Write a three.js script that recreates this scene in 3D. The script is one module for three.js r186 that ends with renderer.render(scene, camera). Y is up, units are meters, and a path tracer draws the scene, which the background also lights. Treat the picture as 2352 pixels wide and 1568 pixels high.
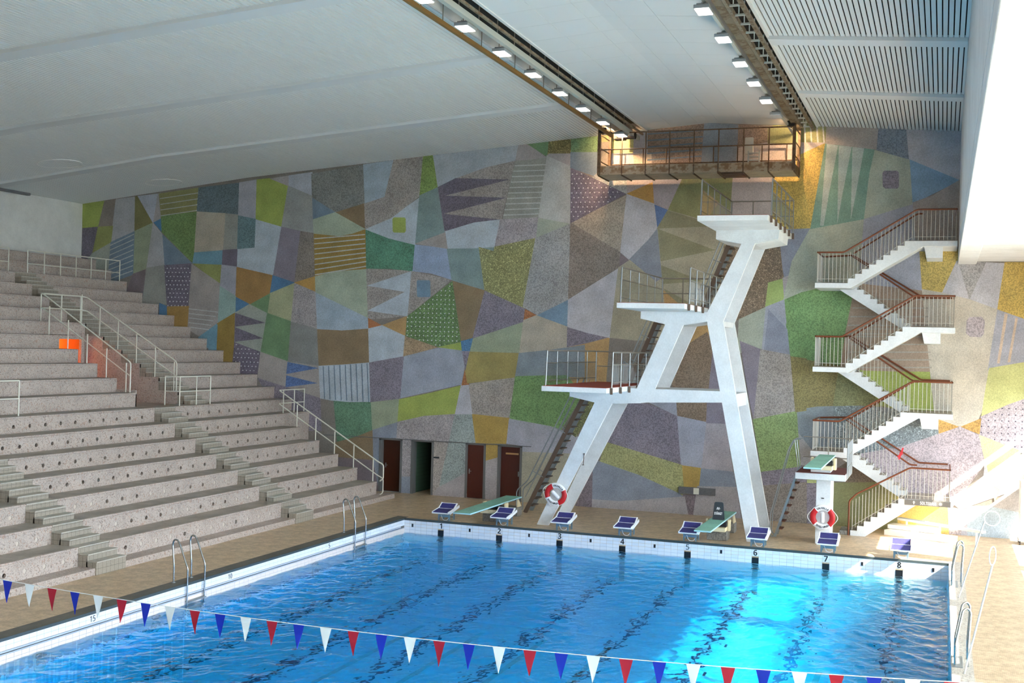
import * as THREE from 'three';
import { RoundedBoxGeometry } from 'three/addons/geometries/RoundedBoxGeometry.js';
import { mergeGeometries } from 'three/addons/utils/BufferGeometryUtils.js';
import { TextGeometry } from 'three/addons/geometries/TextGeometry.js';
import { FontLoader } from 'three/addons/loaders/FontLoader.js';
import { RectAreaLightUniformsLib } from 'three/addons/lights/RectAreaLightUniformsLib.js';

// ---------- camera, sky, sun, exposure ----------
const scene = new THREE.Scene();
const renderer = new THREE.WebGLRenderer({ antialias: true });
renderer.toneMapping = THREE.LinearToneMapping;
renderer.toneMappingExposure = 1.4;
renderer.shadowMap.enabled = true;
RectAreaLightUniformsLib.init();
const camera = new THREE.PerspectiveCamera(2 * Math.atan(784 / 2718.97) * 180 / Math.PI, 1.5, 0.1, 300);
camera.position.set(16.3125, 5.7293, 35.0082);
camera.rotation.order = 'YXZ';
camera.rotation.set(0.0027, 0.3495, 0.0274);
scene.background = new THREE.Color(0.74, 0.87, 1.0);
scene.backgroundIntensity = 11;
const sun = new THREE.DirectionalLight(0xfff3df, 32);
sun.position.set(12 + 40, 0.82 * 40, 0.23 * 40 + 4);
sun.target.position.set(12, 0, 4);
sun.castShadow = true;
Object.assign(sun.shadow.camera, { left: -40, right: 40, top: 40, bottom: -40, far: 150 });
sun.shadow.mapSize.set(4096, 4096);
scene.add(sun, sun.target);
const LAMP = 36;            // radiance of one floodlight face

// ---------- helpers ----------
const V = (x, y, z) => new THREE.Vector3(x, y, z);
let seed = 7;
const rnd = () => { seed = (seed * 1664525 + 1013904223) >>> 0; return seed / 4294967296; };
const used = {};
function numbered(n) { const k = used[n] = (used[n] ?? -1) + 1; return k ? n + '_' + String(k).padStart(3, '0') : n; }
function meterUV(g) {                     // uv in metres, from the dominant axis of each face
  const f = g.index ? g.toNonIndexed() : g;
  f.computeVertexNormals;
  const p = f.attributes.position, uv = new Float32Array(p.count * 2), a = V(), b = V(), c = V(), n = V();
  for (let i = 0; i < p.count; i += 3) {
    a.fromBufferAttribute(p, i); b.fromBufferAttribute(p, i + 1); c.fromBufferAttribute(p, i + 2);
    n.copy(b).sub(a).cross(c.clone().sub(a));
    const ax = Math.abs(n.x), ay = Math.abs(n.y), az = Math.abs(n.z);
    for (let k = 0; k < 3; k++) {
      const x = p.getX(i + k), y = p.getY(i + k), z = p.getZ(i + k);
      const [u, v] = ay >= ax && ay >= az ? [x, z] : ax >= az ? [z, y] : [x, y];
      uv[(i + k) * 2] = u; uv[(i + k) * 2 + 1] = v;
    }
  }
  f.setAttribute('uv', new THREE.BufferAttribute(uv, 2));
  return f;
}
const merge = gs => gs.length === 1 ? gs[0] : mergeGeometries(gs.map(g => { const f = g.index ? g.toNonIndexed() : g; for (const k of Object.keys(f.attributes)) if (!['position', 'normal', 'uv'].includes(k)) f.deleteAttribute(k); f.morphAttributes = {}; return f; }), false);
const box = (x0, x1, y0, y1, z0, z1) => new THREE.BoxGeometry(Math.abs(x1 - x0), Math.abs(y1 - y0), Math.abs(z1 - z0)).translate((x0 + x1) / 2, (y0 + y1) / 2, (z0 + z1) / 2);
const rbox = (x0, x1, y0, y1, z0, z1, r = 0.015) => new RoundedBoxGeometry(Math.abs(x1 - x0), Math.abs(y1 - y0), Math.abs(z1 - z0), 2, r).translate((x0 + x1) / 2, (y0 + y1) / 2, (z0 + z1) / 2);
function bar(a, b, r, seg = 8) {          // round bar between two points
  const d = b.clone().sub(a), g = new THREE.CylinderGeometry(r, r, d.length(), seg);
  g.applyQuaternion(new THREE.Quaternion().setFromUnitVectors(V(0, 1, 0), d.clone().normalize()));
  return g.translate((a.x + b.x) / 2, (a.y + b.y) / 2, (a.z + b.z) / 2);
}
function beamBar(a, b, w, h, up = V(0, 1, 0)) {   // rectangular bar between two points: w across, h along `up`
  const d = b.clone().sub(a), l = d.length(), z = d.clone().normalize(), x = up.clone().cross(z).normalize(), y = z.clone().cross(x);
  const g = new THREE.BoxGeometry(w, h, l);
  g.applyMatrix4(new THREE.Matrix4().makeBasis(x, y, z));
  return g.translate((a.x + b.x) / 2, (a.y + b.y) / 2, (a.z + b.z) / 2);
}
const tube = (pts, r, seg = 40, tension = 0.5, closed = false) => new THREE.TubeGeometry(new THREE.CatmullRomCurve3(pts, closed, 'catmullrom', tension), seg, r, 8, closed);
function polyTube(pts, r, bend = 0.06) {  // straight runs with rounded corners
  const cp = new THREE.CurvePath();
  let last = pts[0];
  for (let i = 1; i < pts.length - 1; i++) {
    const p = pts[i], a = pts[i - 1].clone().sub(p), b = pts[i + 1].clone().sub(p);
    const q = Math.min(bend, a.length() * 0.45, b.length() * 0.45);
    const s = p.clone().add(a.normalize().multiplyScalar(q)), e = p.clone().add(b.normalize().multiplyScalar(q));
    cp.add(new THREE.LineCurve3(last, s)); cp.add(new THREE.QuadraticBezierCurve3(s, p, e)); last = e;
  }
  cp.add(new THREE.LineCurve3(last, pts[pts.length - 1]));
  const out = []; // sample each curve on its own so that corners stay crisp
  for (const c of cp.curves) { const n = c.isLineCurve3 ? 1 : 5; for (let i = 0; i < n; i++) out.push(c.getPoint(i / n)); }
  out.push(pts[pts.length - 1].clone());
  const gs = [];
  const rings = [], N = 8;
  let prevN = null;
  for (let i = 0; i < out.length; i++) {
    const t = out[Math.min(i + 1, out.length - 1)].clone().sub(out[Math.max(i - 1, 0)]).normalize();
    let n = prevN ? prevN.clone().sub(t.clone().multiplyScalar(prevN.dot(t))) : (Math.abs(t.y) < 0.9 ? V(0, 1, 0) : V(1, 0, 0)).cross(t);
    n.normalize(); prevN = n; const b = t.clone().cross(n);
    rings.push({ c: out[i], n, b });
  }
  const pos = [], nor = [], idx = [];
  rings.forEach(({ c, n, b }) => { for (let k = 0; k < N; k++) { const a = k / N * 2 * Math.PI, d = n.clone().multiplyScalar(Math.cos(a)).add(b.clone().multiplyScalar(Math.sin(a))); pos.push(c.x + d.x * r, c.y + d.y * r, c.z + d.z * r); nor.push(d.x, d.y, d.z); } });
  for (let i = 0; i < rings.length - 1; i++) for (let k = 0; k < N; k++) { const a = i * N + k, b2 = i * N + (k + 1) % N; idx.push(a, b2, a + N, b2, b2 + N, a + N); }
  for (const e of [0, rings.length - 1]) for (let k = 1; k < N - 1; k++) idx.push(e * N, e * N + k, e * N + k + 1);
  const g = new THREE.BufferGeometry();
  g.setAttribute('position', new THREE.Float32BufferAttribute(pos, 3)); g.setAttribute('normal', new THREE.Float32BufferAttribute(nor, 3));
  g.setAttribute('uv', new THREE.Float32BufferAttribute(new Float32Array(pos.length / 3 * 2), 2)); g.setIndex(idx);
  return g;
}
function prism(pts, z0, z1, holes = []) {   // polygon in x,y extruded along z
  const s = new THREE.Shape(pts.map(p => new THREE.Vector2(p[0], p[1])));
  for (const h of holes) s.holes.push(new THREE.Path(h.map(p => new THREE.Vector2(p[0], p[1]))));
  return new THREE.ExtrudeGeometry(s, { depth: z1 - z0, bevelEnabled: false }).translate(0, 0, z0);
}
function mesh(name, gs, m, parent = scene, metres = true) {
  let g = Array.isArray(gs) ? merge(gs) : gs;
  if (metres) g = meterUV(g);
  const o = new THREE.Mesh(g, m);
  o.name = parent === scene ? numbered(name) : name;
  o.castShadow = o.receiveShadow = true;
  parent.add(o);
  return o;
}
function thing(name, label, category, pos = [0, 0, 0], group) {
  const o = new THREE.Group(); o.name = numbered(name); o.position.set(...pos);
  o.userData = { label, category }; if (group) o.userData.group = group;
  scene.add(o); return o;
}
function tag(o, label, category, group) { o.userData.label = label; o.userData.category = category; if (group) o.userData.group = group; return o; }
function struct(o, label, category) { o.userData.kind = 'structure'; if (label) o.userData.label = label; if (category) o.userData.category = category; return o; }
const sgroup = (name, label, category) => { const o = new THREE.Group(); o.name = numbered(name); scene.add(o); return struct(o, label, category); };
const ORD = ['first', 'second', 'third', 'fourth', 'fifth', 'sixth', 'seventh', 'eighth', 'ninth', 'tenth', 'eleventh', 'twelfth', 'thirteenth', 'fourteenth', 'fifteenth', 'sixteenth'];

// ---------- textures: what surfaces are made of ----------
function makeTex(n, fn, srgb = true, rx = 1, ry = rx) {
  const d = new Uint8Array(n * n * 4);
  for (let y = 0; y < n; y++) for (let x = 0; x < n; x++) { const c = fn(x, y, n); const i = (y * n + x) * 4; d[i] = c[0]; d[i + 1] = c[1]; d[i + 2] = c[2]; d[i + 3] = 255; }
  const t = new THREE.DataTexture(d, n, n); t.wrapS = t.wrapT = THREE.RepeatWrapping; t.magFilter = THREE.LinearFilter; t.minFilter = THREE.LinearMipmapLinearFilter;
  if (srgb) t.colorSpace = THREE.SRGBColorSpace; t.repeat.set(rx, ry); t.needsUpdate = true; return t;
}
function grainField(n, cells) {           // value noise that wraps
  const g = new Float32Array(cells * cells); for (let i = 0; i < g.length; i++) g[i] = rnd();
  return (x, y) => { const u = x / n * cells, v = y / n * cells, i = Math.floor(u), j = Math.floor(v), a = u - i, b = v - j, s = a * a * (3 - 2 * a), t = b * b * (3 - 2 * b), q = (p, r) => g[((r % cells) + cells) % cells * cells + ((p % cells) + cells) % cells]; return (q(i, j) * (1 - s) + q(i + 1, j) * s) * (1 - t) + (q(i, j + 1) * (1 - s) + q(i + 1, j + 1) * s) * t; };
}
const cl = v => Math.max(0, Math.min(255, Math.round(v)));
const gA = grainField(512, 128), gB = grainField(512, 61), gC = grainField(512, 9), gD = grainField(512, 23);
const texFine = makeTex(512, (x, y) => { const v = 222 + 34 * (gA(x, y) - 0.5) + 22 * (gC(x, y) - 0.5) + 14 * (rnd() - 0.5); return [cl(v), cl(v), cl(v)]; }, true, 0.35);
const texSpeck = makeTex(512, (x, y) => { const a = gA(x, y), b = gB(x, y); let v = 218 + 22 * (gC(x, y) - 0.5); if (a > 0.62) v += 18; if (a < 0.36) v -= 26; if (b < 0.2) v -= 8; return [cl(v), cl(v), cl(v)]; }, true, 0.3);
const texStipple = makeTex(512, (x, y) => { const a = gA(x, y); let v = 190 + 16 * (gC(x, y) - 0.5); if (a > 0.74) v = 255; if (a < 0.25) v -= 34; return [cl(v), cl(v), cl(v)]; }, true, 0.3);
const texTerrazzo = makeTex(512, (x, y) => { const a = gA(x, y), b = gB(x, y), w = gC(x, y) * 18 - 9; let c = [224 + w, 217 + w, 212 + w]; if (a < 0.24) c = [176, 166, 160]; else if (a > 0.8) c = [245, 236, 226]; else if (b > 0.8) c = [214, 190, 176]; return c.map(cl); }, true, 0.42);
const texConcrete = makeTex(512, (x, y) => { const v = 222 + 30 * (gC(x, y) - 0.5) + 22 * (gD(x, y) - 0.5) + 20 * (gA(x, y) - 0.5); return [cl(v), cl(v - 2), cl(v - 5)]; }, true, 0.3);
const texDeck = makeTex(512, (x, y) => { const j = (x % 16 < 2) || (y % 16 < 2), t = gB(Math.floor(x / 16) * 16 + 9, Math.floor(y / 16) * 16 + 9), w = 26 * (t - 0.5) + 26 * (gC(x, y) - 0.5) + 18 * (gD(x, y) - 0.5) + 14 * (rnd() - 0.5); return j ? [cl(190 + w), cl(174 + w), cl(154 + w)] : [cl(213 + w), cl(196 + w), cl(174 + w)]; }, true, 0.9);
const texPlaster = makeTex(512, (x, y) => { const v = 238 + 12 * (gC(x, y) - 0.5) + 10 * (gA(x, y) - 0.5) + 8 * (gD(x, y) - 0.5); return [cl(v), cl(v), cl(v)]; }, true, 0.25);
const texRust = makeTex(512, (x, y) => { const a = gD(x, y), b = gA(x, y), c = gC(x, y); const k = Math.max(0, Math.min(1, (a * 0.5 + c * 0.5 - 0.45) * 4)); return [cl(200 - 40 * k + 40 * (b - 0.5)), cl(190 - 58 * k + 36 * (b - 0.5)), cl(174 - 74 * k + 30 * (b - 0.5))]; }, true, 0.7);
const texWood = makeTex(512, (x, y) => { const s = Math.sin((x + 26 * gC(x, y) + 8 * gD(x, y)) * 0.35) * 0.5 + 0.5, v = 190 + 46 * s + 24 * (gA(x, y) - 0.5); return [cl(v), cl(v * 0.97), cl(v * 0.95)]; }, true, 1.5, 0.4);
const texSteps = makeTex(256, (x, y) => { const j = (x % 64 < 3) || (y % 64 < 3), w = 26 * (gB(x * 2, y * 2) - 0.5) + 16 * (rnd() - 0.5); return j ? [cl(120), cl(118), cl(112)] : [cl(200 + w), cl(196 + w), cl(188 + w)]; }, true, 1.7);

// ---------- materials ----------
const std = (color, roughness = 0.6, o = {}) => new THREE.MeshStandardMaterial({ color, roughness, ...o });
const M = {
  plaster: std('#e9eaea', 0.85, { map: texPlaster }), whiteWall: std('#e4e3dd', 0.9, { map: texPlaster }),
  concreteWhite: std('#eceff0', 0.6, { map: texPlaster }), slat: std('#e3e6e6', 0.7), plenum: std('#2b2a28', 0.95),
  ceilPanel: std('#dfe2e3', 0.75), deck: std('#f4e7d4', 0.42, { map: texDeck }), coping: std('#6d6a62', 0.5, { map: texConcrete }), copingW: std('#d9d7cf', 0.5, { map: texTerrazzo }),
  copingEdge: std('#3f4a4c', 0.45), tile: std('#e6ecf3', 0.18), tile2: std('#dfe7f0', 0.18), tile3: std('#eaeef2', 0.2), tileWarm: std('#e9ddd6', 0.25), grout: std('#9fb0c0', 0.7), black: std('#151a20', 0.35), ink: std('#14181c', 0.5),
  basin: std('#f4fafc', 0.5), laneLine: std('#10202e', 0.5),
  terrazzo: std('#cdc4bd', 0.55, { map: texTerrazzo }), terrTop: std('#b5aca0', 0.5, { map: texConcrete }), step: std('#c6beb4', 0.6, { map: texSteps }), stepNose: std('#cfcabf', 0.6, { map: texConcrete }), cap: std('#c9bdb0', 0.6), sideTile: std('#b3aaa0', 0.55, { map: texSteps }),
  railCream: std('#dcd9c9', 0.45), steelTube: std('#969a9a', 0.35, { metalness: 0.8 }), chrome: std('#a4a9ab', 0.22, { metalness: 1 }), galv: std('#8f9698', 0.45, { metalness: 0.6 }), dullTube: std('#8b857b', 0.5, { metalness: 0.4 }),
  woodRail: std('#8a4a26', 0.42, { map: texWood }), balustr: std('#c9c6bc', 0.5), doorRed: std('#5b2417', 0.35, { map: texWood }), doorDark: std('#4d2410', 0.4, { map: texWood }), frame: std('#6b6b6a', 0.5), greenTile: std('#6b8f78', 0.35, { map: texSteps }),
  redMat: std('#9c3a22', 0.85, { map: texFine }), redDark: std('#702a22', 0.85, { map: texFine }), board: std('#8fc9b2', 0.65, { map: texFine }), boardEdge: std('#a8d4d8', 0.5), boardUnder: std('#173a48', 0.6), cream: std('#e0cfa6', 0.55), rubber: std('#1c1c1e', 0.7),
  granite: std('#9a958c', 0.6, { map: texSpeck }), blockWhite: std('#eef0f2', 0.4), blockBlue: std('#3e3d86', 0.75, { map: texFine }), blockLeg: std('#7f98a4', 0.4, { metalness: 0.5 }),
  ladderBrown: std('#5c4a3e', 0.6), ringRed: std('#c41c22', 0.45), ringWhite: std('#f0f1f3', 0.45), rope: std('#eceae4', 0.8), flagRed: std('#b3152c', 0.6), flagBlue: std('#0c28a8', 0.6), flagWhite: std('#eceee8', 0.6),
  gantry: std('#b9afa2', 0.6, { map: texRust }), gantryDark: std('#7d6a58', 0.6, { map: texRust }), gantryFloor: std('#cfc4ac', 0.7, { map: texConcrete }), bronze: std('#8a6836', 0.5), tray: std('#b9bdb6', 0.5), trayDark: std('#a59f92', 0.6, { map: texRust }), lampBody: std('#9aa0a4', 0.4), signGrey: std('#6e6e6c', 0.5), signDark: std('#2a3036', 0.5), white: std('#f4f4f2', 0.5), greyBar: std('#77777a', 0.6, { map: texFine }), plank: std('#f2f0ea', 0.4), plankBlue: std('#8fa3b4', 0.5), orangeWall: std('#d9781c', 0.7, { map: texPlaster }), tapeRed: std('#d5323c', 0.6), cabinet: std('#b7b5ad', 0.5)
};
const clear = new THREE.MeshPhysicalMaterial({ color: '#ffffff', roughness: 0.02, transmission: 1, thickness: 0, ior: 1.5 });
const acrylic = new THREE.MeshPhysicalMaterial({ color: '#e9eceb', roughness: 0.08, transmission: 1, thickness: 0, ior: 1.5 });
const font = await new FontLoader().loadAsync('fonts/droid/droid_sans_bold.typeface.json');
const fontR = await new FontLoader().loadAsync('fonts/droid/droid_sans_regular.typeface.json');
function letters(text, size, depth, f = font) { const g = new TextGeometry(text, { font: f, size, depth, curveSegments: 4, bevelEnabled: false }); g.computeBoundingBox(); const b = g.boundingBox; g.translate(-(b.min.x + b.max.x) / 2, -(b.min.y + b.max.y) / 2, 0); return g; }

// ---------- the room ----------
const ZW = -5.82, XL = -18.09, XB = 16.68, XW = 20, ZF = 42, WATER = -0.465, ZE = 33.3, PW = 16.6, DEPTH = -3.1;
const CE = [[XL, 11.19], [-10, 12.12], [-2, 12.78], [5.77, 13.39], [8.5, 13.6], [11.9, 13.36], [16.71, 13.01]];
function ceilY(x) { for (let i = 0; i < CE.length - 1; i++) if (x <= CE[i + 1][0]) { const [a, b] = CE[i], [c, d] = CE[i + 1]; return b + (d - b) * (x - a) / (c - a); } return CE[CE.length - 1][1]; }

// mural wall, with four door openings
const DOORS = [[-3.81, -2.9], [-2.47, -1.6], [-0.25, 0.5], [1.03, 1.92]];
const wallBack = sgroup('wall_back', 'tall end wall covered in an abstract mosaic mural of coloured fields', 'wall');
{
  const xs = [XL - 0.4, ...DOORS.flat(), XW + 0.4], pts = [[xs[0], -0.3], [xs[0], 14.2], [xs[9], 14.2], [xs[9], -0.3]];
  const out = [[xs[0], 14.2], [xs[9], 14.2], [xs[9], -0.3]];
  for (const [a, b] of [...DOORS].reverse()) out.push([b, -0.3], [b, 2.0], [a, 2.0], [a, -0.3]);
  out.push([xs[0], -0.3]);
  mesh('wall_body', prism(out, ZW - 0.405, ZW - 0.005), std('#9c948c', 0.7, { map: texFine }), wallBack);
}
const PAL = {};
for (const e of `lime 9aae2e|taupeD 85776c|greyL b0aeb2|purple 6a6070|oliveL 8f9440|oliveD 77703c|lilacB b3b8cc|mauve a79b9b|oliveS 8a8648|slateD 5e7078|lilac a6a5b4|grey 979894|sky 3f74a4|greenS 6c8f46|sageD 94a07a|greySage 9ba292|steelD 6a8096|sand b8a78c|greyO 96958a|tealD 5e7e84|pale b6c6d6|purpleG 817685|blueT 5f93ac|mauveD 75656a|purpleX 6d6274|taupe a3968e|taupeS a3968e|blue 41719f|ochre a9782a|rustB a2702f|orange cc8a22|sageY a8ab74|green 638a58|teal 8cb0a4|ochreD 99741f|greyD 80807c|blueV 4f6fb0|sage a6b694|blueP 9fb6cc|brown 866c4a|greenDS 5a8a66|rust b5622a|orangeB c08a45|steel 6b8dab|greenX 6d9450|sandO b28c62|steelL 98a0b4|blueL 8fa5cf|greenE 4b8a6a|greenB 7d9c3c|paleG aab4c0|tealG 76908f|oliveB 87793e|oliveG 86884f|greyW bdbdb8|mauveP ab9ea4|sageG a3ac94|oliveY a7a458|greyS 9d9d9d|lilacW c2bfcb|khaki a89e80|sandS aa9782|pinkS c0aaa6|khakiD 85825e|steelG 7f8798|yellow d8a520|lavD 858aa0|brownX 8e745a|limeB 9cb84c|lav a0a2b6|sageP aab398|greenM 6b9a4e|brownP a5866e|tealP 6c9a84|paleT aabfb4|slateB 78879a|skyB 74a0cc|yellowS d5ab33|greyM a8a4a6|cream cdbfa8|mauvePP b9a6b0|peach dcb492|limeY c8ca62|slateG 7c8890|steelX 8a9ca4|limeS 88a854|yellowP e0cf7c|skyG 9db4c8|brownD 84705c|limeP b8c460|tealW 94a29c|gold b88a22|pinkT a99a8e|goldO a08a3c|brownX2 8a6f56|taupeX 8c7466|line c9cdc6|lineD 5f7488|lineS a69a8c`.split('|')) { const [k, h] = e.split(' '); PAL[k] = '#' + h; }
const muralMat = {};
const pigment = h => { const c = new THREE.Color(h), l = 0.3 * c.r + 0.59 * c.g + 0.11 * c.b; c.setRGB(c.r * 0.84 + l * 0.16, c.g * 0.84 + l * 0.16, c.b * 0.84 + l * 0.16); for (const k of ['r', 'g', 'b']) c[k] = 2.05 * c[k] / (1 + 1.05 * c[k]); return c; };   // the map's mean is about 0.7
const mm = (c, k) => muralMat[c + k] ??= std(pigment(PAL[c]), 0.62, { map: k === 's' ? texSpeck : k === 'e' ? texStipple : texFine });
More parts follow.
